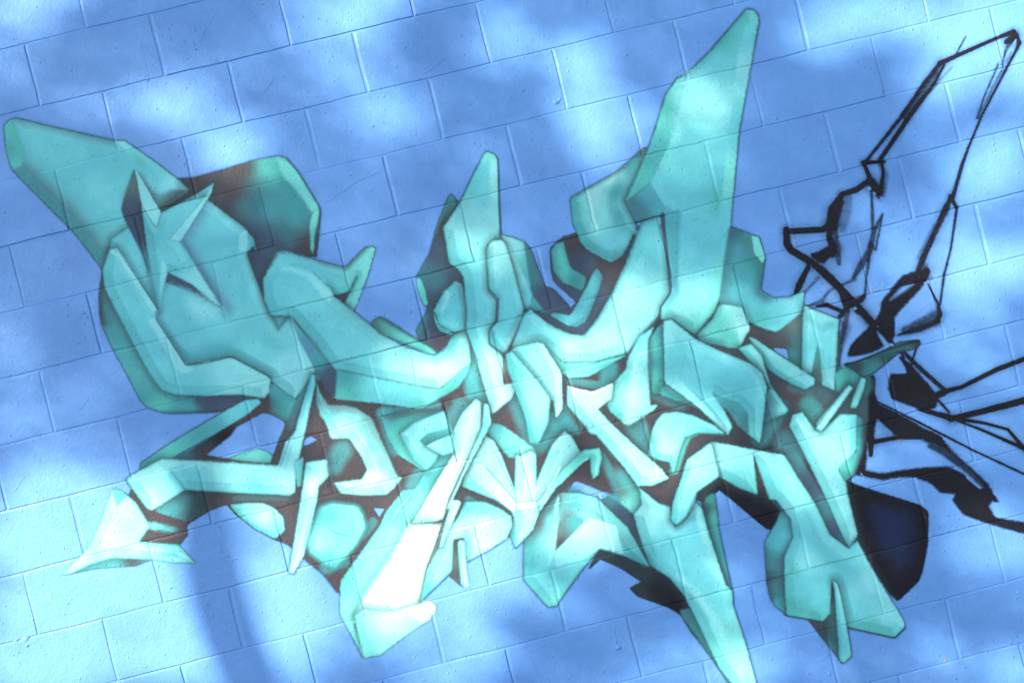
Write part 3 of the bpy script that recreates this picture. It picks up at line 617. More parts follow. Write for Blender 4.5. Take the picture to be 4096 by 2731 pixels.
high('F 450,500 580,517 632,648 570,758 556,642 528,545', 'F 550,530 l 600,640 p 565,720 l', soft=4, rnd=.08)

# --- right hand cluster
dark('F 632,640 700,660 800,672 960,545 970,900 880,860 868,775 775,765 640,690', 'F 720,700 b 850,750 b 930,620 j 900,820 e 940,750 d', halo=None)
E('F 778,768 862,776 876,845 800,800', soft=3)
face('F 968,505 1190,592 1180,700 1162,1035 1085,1000 1065,800 1050,790 1022,930 958,930', 'F 1000,560 l 1100,590 l 1050,680 t 1150,650 t 990,800 t 1120,850 t 1130,980 l 980,920 l 1000,650 c', rnd=.04, halo=(9,'x',.6), edges=[('F 968,520 958,930', 30, 'm', .5), ('F 1000,580 1080,650 1170,610', 40, 'm', .5)])
dark('F 1058,740 1070,820 1090,985 1030,960 1022,925', 'F 1060,800 e 1060,940 j', soft=4, halo=None, rnd=.05)
face('F 628,705 655,710 1036,958 1036,1000 975,1030 850,970 750,905 680,800', 'F 660,730 l 760,810 c 880,900 c 1000,990 t 1020,970 l 850,920 f 740,870 g', rnd=.06, edges=[('F 680,800 750,905 970,1030', 44, 'h', .7)])
face('F 560,772 640,745 700,810 760,1000 877,1168 850,1178 710,930 640,860', 'F 650,780 c 720,900 c 600,790 g 800,1070 l 860,1160 l', rnd=.04, halo=(7,'x',.5))
face('F 760,1010 880,1170 700,1240 710,1130', 'F 780,1050 h 850,1160 f 730,1210 d 740,1100 d', soft=5, halo=None, edges=[('F 700,1240 740,1010', 60, 'd', .8)])
side('F 1165,930 1230,895 1340,945 1370,960 1300,1060 1270,1000 1180,1050', 'F 1200,950 g 1250,930 e 1300,990 h', soft=6, halo=None)
face('F 1250,1005 1277,1020 1080,1292 1045,1275 1050,1240', 'F 1260,1020 c 1150,1160 l 1070,1270 c', rnd=.08, halo=(8,'x',.5))
face('F 1330,955 1360,965 1350,1020 1300,1145 1262,1145 1285,1070', 'F 1340,980 l 1280,1130 f', rnd=.08, halo=(9,'x',.7))
P(K, 'teal_fragment', 'F 1225,875 1300,860 1480,785 1570,735 1690,722 1700,740 1680,770 1560,800 1480,870 1400,930 1340,950 1270,900', 'F 1300,880 x 1400,850 d 1500,800 e 1600,760 d 1680,735 x 1400,910 e 1500,830 x', rnd=.1, halo=(6,'k',.7), edges=[('F 1230,875 1480,785 1690,722', 22, 'k', .8), ('F 1380,840 1480,830 1600,780', 30, 'k', .4)], label='small dark green fragment between the lettering and the black sketch')
# big S face
side('F 95,600 100,700 98,985 60,1060 20,1050 0,900 E 2032,900 2035,720 2090,640 2120,610', 'F 60,650 h 50,800 g 50,950 g 40,1040 e E 2060,850 h', rnd=.1, halo=(9,'x',.6), edges=[('E 2040,720 2040,1000', 30, 'b', .5)])
face('F 100,985 240,1080 420,1210 500,1320 300,1140 60,1060', 'F 150,1030 e 300,1140 d', soft=5, halo=None)
face('F 92,605 140,594 300,722 480,805 640,870 710,930 738,1010 730,1100 702,1330 690,1362 622,1310 612,1180 560,1122 450,1092 400,1052 470,1160 522,1262 492,1318 440,1270 300,1130 98,985',
     'F 130,640 l 120,800 t 200,750 t 300,850 q 450,900 q 600,950 q 700,1000 t 660,1150 q 680,1300 t 300,1000 q 420,1170 t 490,1280 c 180,950 q 130,960 c 650,1300 f', rnd=.06, halo=(10,'x',.6),
     edges=[('F 300,722 480,805 640,870 730,1000', 24, 'u', .6)])
high('F 95,608 140,596 160,760 155,930 300,1080 440,1230 500,1310 300,1130 100,985', 'F 120,640 c 125,850 t 250,1060 c 470,1270 c', soft=5, rnd=.05)
side('F 405,1052 450,1075 570,1110 622,1190 628,1315 560,1260 500,1170 440,1120', 'F 440,1090 h 560,1150 h 600,1250 d 520,1180 d', soft=5, halo=None)
# pale shape below it
side('F 180,1568 230,1400 260,1335 330,1305 480,1318 470,1300 300,1280 180,1300 120,1568', 'F 220,1370 g 300,1310 g 160,1500 g', soft=5, edges=[('F 240,1400 280,1335 470,1322', 26, 'd', .5)])
face('E 2050,1290 2075,1230 2115,1182 2200,1170 2300,1190 2352,1215 F 400,1250 475,1308 300,1300 225,1330 195,1400 150,1568 I 130,180 60,170 -80,100 E 2030,1460 2040,1350', 'E 2120,1220 l 2080,1300 p F 80,1220 l 150,1200 t 250,1220 t 380,1270 t 180,1300 l 100,1400 p 60,1500 l 130,1500 g E 2060,1480 f', rnd=.08, halo=(9,'x',.5),
     edges=[('F 225,1330 150,1568', 40, 'g', .7), ('E 2040,1350 2050,1500', 70, 'h', .6)])

# --- V shaped blade
face('F 905,1190 960,1172 1040,1285 1085,1295 1200,1185 1305,1190 1302,1400 1275,1450 1200,1540 I 1190,230 1230,300 1248,400 1305,630 1300,650 1255,722 1215,650 1110,412 1000,180 F 880,1255',
     'F 930,1200 t 1000,1300 c 1100,1350 c 1200,1300 c 1280,1250 t 1250,1400 c 1150,1480 l 1000,1450 c I 1050,100 l 1120,250 l 1200,350 c 1220,500 c 1270,640 l', rnd=.05, halo=(9,'x',.5), edges=[('F 880,1255 1000,1500 I 1110,412 1230,690', 36, 't', .6)])
high('F 915,1215 940,1215 1000,1310 1060,1300 990,1320', 'p', soft=6)
high('F 1260,1225 1300,1200 1298,1400 1262,1440', 't', soft=5)
side('F 1305,1190 1350,1230 1340,1400 1290,1568 I 1270,270 1228,300 1190,230 1210,195 1300,120 F 1302,1400', 'F 1325,1250 e 1320,1400 h I 1230,220 g 1280,130 h 1240,270 e', soft=4, edges=[('F 1350,1230 1340,1400 1290,1568', 34, 'x', .7)])
face('F 1045,1275 1080,1295 1277,1020 1250,1005', 'F 1260,1020 c 1150,1160 l 1070,1270 c', rnd=.08, halo=(6,'x',.4))

# --- arch shaped letter lower right
side('I 725,690 770,605 805,555 830,470 760,415 880,520 905,640 852,775 862,1135 800,1090 765,1040 740,940',
     'I 800,480 d 850,560 m 870,650 q 800,700 q 760,720 h 780,820 d 800,950 d 760,900 x 840,850 d 830,1080 h', rnd=.1, edges=[('I 725,720 740,940 770,1040', 40, 'x', .5), ('I 740,800 850,880', 110, 'd', .6)])
dark('I 850,130 935,130 1110,420 1215,660 1255,725 1135,635 900,230', 'I 900,170 d 1000,330 n 1100,480 d 1150,600 n 1220,690 d', halo=None, soft=5)
dark('I 280,400 300,370 440,285 490,300 680,400 640,110 660,110 800,540 765,605 740,600 640,520 500,400 440,355 410,380 340,480 330,430', 'I 440,320 k 600,420 k 740,520 k 660,250 b 340,400 x', soft=3, rnd=.04, halo=(5,'k',.4))
face('I 390,56 500,75 640,103 845,140 880,185 905,235 1040,440 1130,635 1250,726 1305,675 1400,860 1590,1170 1602,1215 1540,1280 1240,1215 1190,1010 1165,930 1145,940 1135,1130 1090,1182 1000,1165 862,1140 850,890 850,775 905,650 890,540 800,420 755,410 690,230 650,112 680,385 560,340 440,270 300,368 285,430 235,525 170,580 138,540 150,430 200,300 235,230 260,150',
     'I 300,140 l 270,250 l 200,420 c 180,540 t 440,90 l 420,200 c 560,140 c 560,300 t 650,340 g 720,180 c 820,170 l 780,300 t 880,300 c 900,420 c 1000,560 q 1050,700 q 1000,800 c 1100,900 t 950,950 t 880,700 t 900,1080 g 1050,1130 g 1250,900 t 1350,950 c 1300,1100 t 1500,1150 c 1570,1220 t 1400,1220 g 1270,760 t 1180,720 q', rnd=.05, halo=(9,'x',.55),
     edges=[('I 235,230 150,430 140,540', 44, 'g', .7), ('I 300,368 440,270 560,340 680,385', 50, 'g', .7), ('I 880,185 1040,440 1130,635', 40, 'm', .7), ('I 862,900 910,880 920,1010 1130,1110', 70, 'g', .6), ('I 1000,480 1090,700 1200,850', 90, 'm', .5), ('I 1250,1200 1400,1225 1540,1270', 60, 'g', .6)])
high('I 390,58 500,78 640,105 845,142 800,160 640,130 470,110 385,100', 'l', soft=6)
high('I 240,170 370,110 330,180 240,300 200,480 175,560 185,420', 'I 260,200 p 200,450 l', soft=10)
high('I 1300,690 1400,860 1590,1170 1600,1215 1500,1160 1460,1080 1400,900', 'I 1320,740 c 1500,1080 c 1570,1190 c', soft=7)
high('I 905,890 920,1000 1000,1080 1140,1110 1140,960 1000,880', 'I 950,920 t 1080,1050 t', soft=24)
dark('I 1143,940 1155,922 1190,960 1180,1000 1185,1215 1160,1215 1150,1200 1135,1130', 'I 1160,960 x 1165,1180 d', soft=3, halo=None)
dark('I 995,1165 1090,1182 1140,1140 1165,1100 1190,1210 1195,1420 1210,1440 1180,1400 1060,1250', 'I 1040,1200 b 1100,1230 x 1170,1220 d 1170,1350 d', soft=3, rnd=.04, halo=(5,'x',.4))
face('I 1152,925 1182,945 1200,1010 1240,1210 1268,1380 1262,1405 1215,1440 1195,1420 1180,1200 1165,980', 'I 1170,950 c 1200,1150 t 1220,1300 t 1220,1420 t', rnd=.06, halo=(7,'x',.7))
line('I 845,1140 1000,1165 1090,1185', 6, 'x', .5)
line('I 1240,1215 1540,1282 1605,1220', [5,8,8], 'x', .6)
# --- long leg running off the bottom
dark('H 1655,850 1725,788 1850,842 1985,930 1912,972 1960,1022 2150,1090 2250,1150 2300,1250 2352,1300 2400,1250 2300,1000 2120,850 2040,815 1900,780 1720,735 1690,780', 'H 1720,770 x 1850,830 x 2000,900 x 2050,980 k 2200,1080 k 2000,1000 x', soft=3, rnd=.04, halo=(5,'x',.4))
side('I 190,1110 290,1090 430,1400 470,1500 540,1600 500,1568 435,1465 230,1190', 'I 240,1130 d 330,1270 e 410,1420 h', soft=4, edges=[('I 230,1190 435,1465', 24, 'x', .5)])
side('I 330,470 360,400 412,375 440,620 515,960 525,1080 480,960 400,760', 'I 380,430 e 400,520 g 430,700 h 480,900 h 360,480 x', soft=4, edges=[('I 330,470 400,760 480,950', 50, 'x', .8), ('I 420,420 515,960', 20, 'd', .6)])
dark('H 1700,430 1780,395 1900,480 1930,510 2000,700 2035,830 1990,840 1890,590 1750,490', 'H 1760,440 d 1850,500 n 1930,600 n 1990,720 d 2010,810 d', soft=5, halo=None, rnd=.06)
# diagonal bar
side('E 1520,1130 1570,1180 1660,1290 1900,1568 H 1965,335 1990,400 1960,470 1930,505 1850,430 1840,300 1770,150 1660,0 E 1560,1240', 'E 1560,1200 j 1650,1330 b H 1720,60 b 1800,150 b 1900,300 h 1960,400 g 1900,450 f 1850,370 j', soft=6, halo=None)
face('I -80,330 60,440 130,465 140,540 165,590 240,530 290,430 330,470 380,650 430,800 480,950 522,990 526,1080 600,1300 672,1568 720,1700 600,1700 520,1568 440,1470 290,1150 H 2250,1010 2160,905 2035,825 1990,700 1935,510 1985,450 1980,380 1960,325 1940,290 2100,240 2155,285',
     'H 2080,330 l 2000,330 c 2050,450 l 2000,560 c 2060,700 t 2150,700 q 2150,850 t 2050,480 p I 60,600 c 150,700 t 250,650 q 300,900 q 200,850 q 400,1000 t 350,1150 t 450,1250 f 480,1450 f 600,1400 l 620,1550 p 500,1000 t 420,800 c', rnd=.05, halo=(9,'x',.5),
     edges=[('H 2155,300 2110,430', 30, 't', .5), ('I 140,470 110,600 160,700', 90, 'm', .4), ('I 130,540 170,600 290,520', 30, 'u', .5)])
high('I 290,520 310,480 345,560 420,800 480,960 440,930 400,850', 'I 310,520 l 430,880 c', soft=6)
high('I -30,700 60,790 210,890 330,1010 460,1200 520,1400 480,1320 330,1090 200,930 60,830', 'I 60,790 t 300,1000 c 500,1350 c', soft=12)
high('I 570,1470 600,1380 650,1568 690,1690 600,1690', 'l', soft=12)
face('E 1520,1008 1600,1035 1680,1045 1808,992 1795,1088 1710,1155 1800,1250 1950,1390 2110,1530 H 2155,283 2050,330 1960,330 1880,220 1700,10 1660,0 E 1640,1270 1520,1130',
     'E 1560,1060 p 1560,1110 l 1700,1080 p 1780,1030 p 1640,1150 p 1700,1230 l 1800,1350 l 1900,1450 p 2000,1500 l H 1900,130 p 2000,200 p 2100,270 p 1960,290 l', rnd=.04, halo=(9,'x',.55))
high('E 1520,1010 1680,1050 1800,995 1790,1010 1680,1060 1540,1030', 'w', soft=4)
line('I 165,585 215,560 260,500 330,430', [10,9,6,4], 'd', .6)
dark('I 60,440 76,400 130,270 200,250 150,400 140,460 100,442', 'I 100,420 b 150,300 b', soft=3, halo=None)
face('I 240,170 390,58 440,270 300,368 285,430 235,525 170,580 138,540 150,430 200,300', 'I 300,140 l 270,250 l 200,420 c 180,540 t 420,200 c', rnd=.06, halo=(9,'x',.6), edges=[('I 235,230 150,430 140,540', 44, 'g', .7), ('I 290,400 235,525 172,580', 14, 'x', .5)])
# --- heart like lower centre piece
face('H 1248,640 1300,560 1470,375 1590,375 1700,402 1800,500 1895,590 1960,700 2035,840 1880,770 1722,722 1600,870 1480,1035 1450,1082 1400,1088 1375,1065 1245,915',
     'H 1270,640 h 1320,560 b 1380,470 h 1280,800 h 1400,800 t 1350,950 t 1420,1060 f 1430,550 t 1430,700 c 1550,680 l 1660,600 p 1760,650 p 1830,740 l 1600,800 t 1500,950 t 1580,440 h 1650,470 f 1520,560 b 1750,480 d 1800,560 h 1900,680 h 1960,770 h', rnd=.05, halo=(8,'x',.5),
     edges=[('H 1470,380 1440,560 1450,740', 26, 'b', .6), ('H 1250,660 1300,560 1460,390', 90, 'b', .7), ('H 1722,722 1600,870 1470,1050', 30, 'g', .7), ('H 1248,640 1245,915', 26, 'd', .6)])
dark('H 1460,560 1550,520 1640,540 1470,735 1445,740', 'H 1480,600 j 1470,700 b 1560,570 h', soft=6, halo=None)
high('H 1440,745 1660,530 1825,580 1872,755 1722,720 1600,800 1500,820 1450,850', 'H 1500,740 l 1660,600 p 1780,650 p 1840,730 l 1550,780 c', soft=4, rnd=.05)
high('H 1440,470 1468,380 1460,560 1440,740 1400,850 1405,700', 'H 1450,500 f 1430,750 c', soft=5)
# --- the fan
side('E 1050,1240 1120,1260 1310,1400 1320,1450 1200,1460 1150,1450 1020,1300', 'E 1080,1280 h 1150,1330 f 1250,1400 f 1160,1430 g', soft=6, halo=None)
face('H 870,280 940,150 1010,20 1060,50 1110,150 1190,360 1200,140 1225,145 1290,112 1322,130 1322,320 1420,80 1500,-10 1545,20 1608,130 1540,220 1440,350 1345,490 1300,610 1195,718 1165,640 1185,530 1160,480 1070,420 860,335',
     'H 1000,80 p 950,200 c 1050,200 l 1130,330 l 1250,300 p 1220,200 p 1290,200 l 1400,220 l 1480,60 p 1560,100 l 1450,250 c 1260,520 l 1220,650 c 1090,420 l 920,310 f 1000,280 p', rnd=.04, halo=(9,'x',.55))
high('H 960,180 990,200 1200,430 1190,515 1160,480 1070,410 920,290 900,250', 'H 970,210 p 1100,370 p 1180,470 p 930,270 l', soft=4, halo=(5,'x',.4))
dark('H 1005,215 1030,225 1200,440 1190,420', 'h', soft=4, halo=None, rnd=.02)
line('H 1010,15 1190,370 1200,430', [4,9,6], 'h', .6)
line('H 1195,140 1190,380', [5,10], 'h', .6)
line('H 1322,130 1325,330', [6,10], 'h', .7)
high('H 1205,440 1335,430 1330,470 1215,480', 'w', soft=4)
line('H 1205,435 1335,425', 7, 'h', .7)
face('H 1325,440 1345,420 1490,230 1620,108 1720,95 1735,150 1712,262 1680,287 1668,240 1665,150 1600,200 1440,350 1350,485', 'H 1400,380 l 1500,260 f 1600,140 g 1700,130 g 1700,230 f', rnd=.06, halo=(7,'x',.5))
high('H 1370,400 1480,190 1478,225 1390,380', 'p', soft=4, halo=(4,'x',.4))
high('H 1450,340 1640,150 1660,155 1600,195', 'l', soft=4)
dark('H 1165,640 1190,530 1200,715', 'h', soft=5, halo=None)

# --- big pale diagonal bar in the middle
side('H 350,575 380,500 490,360 570,350 640,220 800,20 860,150 740,540 600,600 400,800 240,1050 180,1200 242,1410 95,1130 98,925 200,785', 'H 420,520 g 520,400 g 640,260 h 600,450 f 420,640 f 300,800 f 200,950 f 130,1100 f 200,1350 f 150,920 g', rnd=.05, edges=[('H 480,360 640,200 760,60', 60, 'h', .6), ('H 100,930 200,785 350,580', 24, 'h', .5)])
line('H 410,560 540,400', [5,12], 'b', .6)
high('H 405,565 440,500 540,390 500,440', 'l', soft=4)
line('H 460,370 545,560', [7,4], 'b', .7)
face('E 945,1090 978,1110 978,1270 885,1495 H 740,540 700,552 545,568 620,440 800,140 800,100 E 800,1300 860,1180', 'E 940,1130 p 900,1250 p 860,1350 p H 800,180 w 720,350 w 620,540 p 690,450 w E 840,1250 l', rnd=.05, halo=(8,'x',.5), edges=[('E 945,1090 860,1180 800,1300', 30, 'f', .6)])
face('H 520,590 560,575 740,572 700,700 640,860 598,1080 430,1130 240,1105 190,1140 250,1010 400,800', 'H 560,650 w 650,620 w 550,850 w 450,1000 w 300,1050 w 230,1100 p', rnd=.05, halo=None, soft=10)
face('H 190,1150 240,1105 430,1115 600,1070 690,1080 692,1090 660,1170 560,1230 340,1395 245,1408', 'H 250,1150 l 400,1180 p 600,1120 w 550,1190 l 350,1350 l 250,1380 f', rnd=.05, halo=(6,'h',.4), soft=5)
side('H 187,1150 245,1120 250,1250 330,1380 242,1410', 'f', soft=7, halo=None)
high('H 596,1075 620,1050 660,1055 695,1085 685,1140', 'w', soft=4, halo=(4,'h',.4))
line('H 740,545 690,560 550,570', [8,7,4], 'b', .7)
line('H 978,0 885,190 780,410 735,570 700,680 640,840 600,1040', [7,9,9,9,10,8,5], 'b', .75)
face('H 880,430 1000,432 1090,470 1165,520 1172,580 1140,660 1020,735 890,805 870,655 805,670 798,862 610,1045 598,1050 640,860 720,700 760,610 830,540', 'H 900,470 g 1000,470 h 900,560 l 1000,560 p 1100,570 l 1150,600 f 1000,700 p 900,780 l 820,620 p 750,800 l 700,900 l 650,980 g 640,1030 h 760,860 f', rnd=.05, halo=(8,'x',.5), edges=[('H 880,430 1000,432 1165,520', 80, 'h', .75), ('H 800,700 800,860 610,1045', 24, 'h', .5)])
dark('H 806,665 860,660 850,700 880,972 840,950 775,895 800,860', 'H 830,690 b 830,800 j 820,900 b 850,930 j', soft=3, rnd=.05, halo=None)
face('H 835,690 850,672 872,680 885,820 905,960 880,975 855,940 845,830', 'H 855,700 l 880,900 p', rnd=.08, halo=(5,'h',.4))
face('E 1000,1120 1025,1128 1042,1240 1012,1300 870,1568 H 800,420 845,425 850,440 735,715 715,718 720,680 780,470 760,480 860,250 E 985,1270', 'E 1015,1150 c 1015,1260 t 950,1400 c H 860,280 p 800,450 p 740,640 l 730,690 l', rnd=.05, halo=(7,'x',.6))
line('H 785,480 755,540 715,715', [6,7,6], 'b', .6)
line('H 740,630 860,600', [3,3], 'h', .3)

# --- left of the middle: swoosh and hook
face('D 1985,985 2010,1060 2060,1130 2160,1130 E 200,1150 290,1210 340,1320 450,1568 H 480,280 430,345 380,385 240,390 100,378 55,312 230,292 265,232 232,150 150,30 E 40,1340 D 2040,1230 1985,1160',
     'D 2000,1060 t 2010,1140 u 2100,1170 h 2200,1200 t E 100,1230 l 180,1220 l 260,1260 g 60,1280 w 200,1400 w 300,1380 h 350,1500 h 250,1500 w 300,1568 w H 150,90 p 300,230 w 200,330 p 350,340 l 420,330 c 400,200 f', rnd=.07, halo=(12,'b',.6),
     edges=[('D 2040,1110 2160,1130 E 250,1160 330,1300', 90, 'b', .85), ('E 330,1300 450,1568', 60, 'j', .8), ('D 2000,1170 2120,1280 E 150,1430 H 255,200', 60, 'f', .6)])
side('E 352,1200 470,1180 560,1160 735,1150 760,1180 800,1290 800,1330 605,1345 720,1430 700,1480 630,1540 600,1530 450,1430 400,1340', 'E 400,1220 h 450,1350 g 550,1480 g 620,1530 g 500,1230 g 700,1160 h 600,1350 g', rnd=.05, edges=[('E 352,1190 560,1160 740,1150', 70, 'b', .8), ('E 355,1210 450,1430', 40, 'h', .6)])
face('E 475,1312 560,1240 745,1168 760,1210 775,1275 640,1310 595,1350 620,1380 712,1440 640,1535 560,1470', 'E 500,1310 c 600,1260 c 720,1210 t 560,1390 c 640,1480 t 620,1430 f', rnd=.04, halo=(5,'h',.5))
dark('E 595,1352 640,1312 790,1270 800,1310 640,1385', 'E 620,1345 e 750,1300 h', soft=4, halo=None)
face('E 632,1386 700,1350 800,1310 812,1420 735,1442', 'E 680,1390 c 770,1370 t', rnd=.05, halo=(6,'x',.4))

# --- bottom left arm
side('G 880,225 885,190 1060,70 D 1300,1230 1535,1100 1620,1090 1640,1120 1560,1190 1060,1470 1000,1465 G 1000,170', 'G 920,190 h D 1100,1400 g 1300,1260 m 1500,1140 t 1590,1110 q 1300,1300 h', rnd=.04, halo=(8,'x',.5))
dark('D 1060,1475 1180,1420 1560,1180 1640,1110 1700,1060 1700,1170 1640,1180 1480,1265 1450,1315 1290,1440 1400,1462 1720,1490 1750,1510 1150,1500', 'D 1150,1450 d 1250,1380 x 1400,1320 k 1550,1210 b 1650,1140 b 1300,1460 b 1600,1485 b', soft=4, halo=None, rnd=.04)
side('D 1700,985 1850,1090 1870,1100 1800,1240 1690,1180 1690,1080', 'D 1730,1040 h 1820,1120 h 1760,1190 e 1700,1150 d', soft=4, halo=None, edges=[('D 1690,1100 1690,1180 1790,1240', 50, 'b', .6)])
side('G 1440,158 1530,122 1630,98 1690,125 1712,152 1690,188 1500,172', 'G 1500,150 g 1600,130 f 1690,160 g', halo=(5,'x',.3))
dark('D 1955,930 1850,1110 1790,1250 1690,1495 1760,1520 1830,1350 1900,1150', 'D 1900,1050 h 1850,1150 d 1800,1280 b 1740,1450 b 1850,1250 d', soft=4, halo=None)
dark('D 1980,960 1975,1100 2010,1170 1960,1280 1900,1350 1930,1150', 'D 1970,1050 n 1960,1200 b 1930,1280 b', soft=4, halo=None)
side('G 950,487 1160,357 1300,392 1312,480 1190,557 1150,550', 'G 1000,470 h 1150,400 d 1100,480 h 1250,430 x 1200,520 x 1150,510 d', soft=4, edges=[('G 1160,357 1300,392', 50, 'x', .6)])
face('G 790,292 830,262 1010,165 1150,172 1400,188 1745,207 1790,60 D 1850,1300 1950,935 1975,945 1978,990 1900,1350 1860,1520 G 1862,215 1850,370 1820,390 1500,375 1160,355 950,487 920,472', 'G 850,290 l 930,420 p 1000,220 l 1050,350 l 1120,280 t 1200,280 t 1400,220 l 1400,320 c 1700,280 l 1830,300 p 1600,350 t G 1830,100 c D 1880,1300 c 1930,1100 t 1960,960 q', rnd=.04, halo=(9,'x',.5),
     edges=[('G 1165,360 1500,378 1820,393', 24, 'm', .6), ('G 1160,355 1075,240', 34, 'm', .7), ('D 1978,990 1900,1350 1860,1520', 16, 'p', .7)])
high('G 1010,168 1150,175 1745,208 1500,230 1250,215 1060,210', 'G 1050,185 l 1400,205 l 1700,210 l', soft=9)
line('G 1075,240 1160,352', [4,10], 'd', .6)
line('D 1955,935 1760,1510', [5,9], 'x', .45)
# arrow head
dark('G 800,388 830,400 930,480 1165,560 1175,640 1120,705 900,690 865,680 935,590 870,470', 'G 850,420 b 1000,530 b 1130,590 b 1000,660 b 1100,680 b', soft=3, rnd=.04, halo=(6,'b',.3))
high('G 935,555 1050,580 1170,610 1172,632 1060,620 925,595', 'G 950,575 f 1050,600 h 1150,622 b', soft=8)
side('G 395,888 480,850 650,785 930,775 940,795 850,832 700,840 600,848', 'G 500,850 h 700,810 h 850,800 b 900,785 h', soft=4, rnd=.05, halo=(4,'b',.3))
face('G 705,350 720,400 735,452 770,410 800,395 850,440 937,582 868,680 920,690 1120,703 1175,760 1222,812 1100,810 930,787 700,780 560,820 440,880 398,886 480,795 560,715 630,560', 'G 720,420 p 780,450 p 650,600 p 800,600 l 850,650 c 700,720 p 600,760 l 850,720 p 950,730 l 1100,740 h 1150,790 l 500,820 p', rnd=.03, halo=(6,'h',.5), edges=[('G 930,770 1222,812', 26, 'l', .8), ('G 920,700 1120,705', 30, 'g', .6), ('G 560,770 900,700', 16, 'g', .4)])
side('G 705,348 760,358 802,388 738,450', 'G 740,370 g 770,390 h 735,430 f', soft=3, halo=(4,'x',.3))
# small shapes under the arm
face('G 1440,450 1540,440 1650,440 1720,470 1775,530 1785,610 1740,650 1720,660 1600,600 1500,520', 'G 1480,470 h 1560,480 f 1660,530 p 1740,530 f 1700,620 f 1760,600 g', rnd=.1, halo=(8,'x',.5), edges=[('G 1440,450 1500,520 1720,660', 40, 'g', .6)])
side('G 1850,180 1905,150 1890,330 1865,340', 'G 1890,180 t 1880,300 g', soft=4)
face('G 1920,185 2050,165 2062,270 2000,330 1985,430 1940,650 1900,780 1840,880 1812,872 1850,650 1890,400 1905,300', 'G 1960,220 l 2030,220 p 1950,330 w 1930,450 l 1880,700 p 1840,850 p 1910,600 c', rnd=.06, halo=(9,'x',.5), edges=[('G 2062,270 2000,330 1985,430', 30, 'f', .5)])
face('G 2010,470 2080,440 2240,460 2272,510 2292,585 2240,690 2150,795 2100,842 2040,820 1950,750 1930,700 1980,560', 'G 2050,520 g 2150,500 f 2200,560 f 2100,640 f 2150,740 f 2000,700 l 2050,780 g 2250,600 f', rnd=.1, halo=(14,'h',.6), edges=[('G 2010,470 1930,700', 40, 'h', .6), ('G 2050,840 2150,800', 60, 'h', .5)])
line('G 2040,590 2110,625 2225,655', [4,12,5], 'g', .8)
# ================================================================ the graffiti, as a skin of paint on the wall
f_px = 50/36*4096
R3 = np.array(rot.to_3x3())
def wall_to_sheet(x, y):
    d = np.stack([x-WALL_CX, y-WALL_CY, np.full(x.shape, -CAM_D)], -1) @ R3      # = R^T d
    return 2048-f_px*d[..., 0]/d[..., 2], 1365.5+f_px*d[..., 1]/d[..., 2]
# spread the piece numbers over the soft rims
q = PID.copy()
for _ in range(26):
    z = q == 0
    if not z.any(): break
    n = q.copy()
    for ax in (0, 1):
        for sh in (1, -1): n = np.where(n == 0, np.roll(q, sh, ax), n)
    q = np.where(z, n, q)
CELL = .0023
gx = np.arange(-.55, 3.62, CELL); gy = np.arange(.35, -3.02, -CELL)
GX, GY = np.meshgrid(gx, gy)
SX, SY = wall_to_sheet(GX, GY)
cxp, cyp = (SX+MG)*CS-.5, (SY+MG)*CS-.5
ok = (cxp > 1) & (cyp > 1) & (cxp < CW-3) & (cyp < CH-3)
xi = np.clip(cxp.astype(int), 0, CW-2); yi = np.clip(cyp.astype(int), 0, CH-2)
fx = (cxp-xi)[..., None]; fy = (cyp-yi)[..., None]
def bil(A): return (A[yi, xi]*(1-fx)+A[yi, xi+1]*fx)*(1-fy)+(A[yi+1, xi]*(1-fx)+A[yi+1, xi+1]*fx)*fy
pre = bil(np.dstack([RGB*ALP[..., None], ALP]))
al = np.where(ok, pre[..., 3], 0); rgb = pre[..., :3]/np.maximum(pre[..., 3:4], 1e-4)
ALBEDO = np.array([.75, .74, .79])                       # pigment strength
rgba = np.dstack([np.clip(rgb*ALBEDO, 0, .9), al])
pid = np.where(ok, q[np.clip(np.rint(cyp).astype(int), 0, CH-1), np.clip(np.rint(cxp).astype(int), 0, CW-1)], 0)
ca = np.maximum.reduce([al[:-1, :-1], al[1:, :-1], al[:-1, 1:], al[1:, 1:]])
cp = pid[:-1, :-1].copy(); cp[(ca < .02)] = 0
HZ = wall_height(GX, GY)
HM = HZ
for ax in (0, 1): HM = np.maximum.reduce([HM, np.roll(HM, 1, ax), np.roll(HM, -1, ax)])
HZ = .6*HZ+.4*HM+.0012                             # paint bridges the sharpest arrises
W3 = np.stack([GX-WALL_CX, -HZ, GY-WALL_CY+EYE], -1).reshape(-1, 3)
RG4 = rgba.reshape(-1, 4); nx = len(gx)
order = np.argsort(cp.ravel(), kind='stable'); sp = cp.ravel()[order]
starts = np.searchsorted(sp, np.arange(len(PIECES)+1))
spray_soft = spray_material('spray_paint_soft', True); spray_full = spray_material('spray_paint', False)
roots = dict(lettering=empty('graffiti_lettering', (0, 0, 1.6), 'turquoise three dimensional graffiti lettering with spiky shaded strokes on the blue wall', 'graffiti'),
             outline=empty('graffiti_sketch', (1.2, 0, 1.6), 'unfinished black spray sketch of lines and solid patches right of the turquoise lettering', 'graffiti'))
last = {}; ncell = 0
def islands(cells, width):
    """cell numbers of one piece, split into its separate islands"""
    todo = set(cells.tolist()); out = []
    while todo:
        st = [todo.pop()]; comp = []
        while st:
            c = st.pop(); comp.append(c)
            for n in (c-1, c+1, c-width, c+width):
                if n in todo: todo.remove(n); st.append(n)
        out.append(comp)
    out.sort(key=len, reverse=True)
    main = [out[0]]
    for c in out[1:]:
        if len(c) > 25: main.append(c)
    return [np.array(c) for c in main]
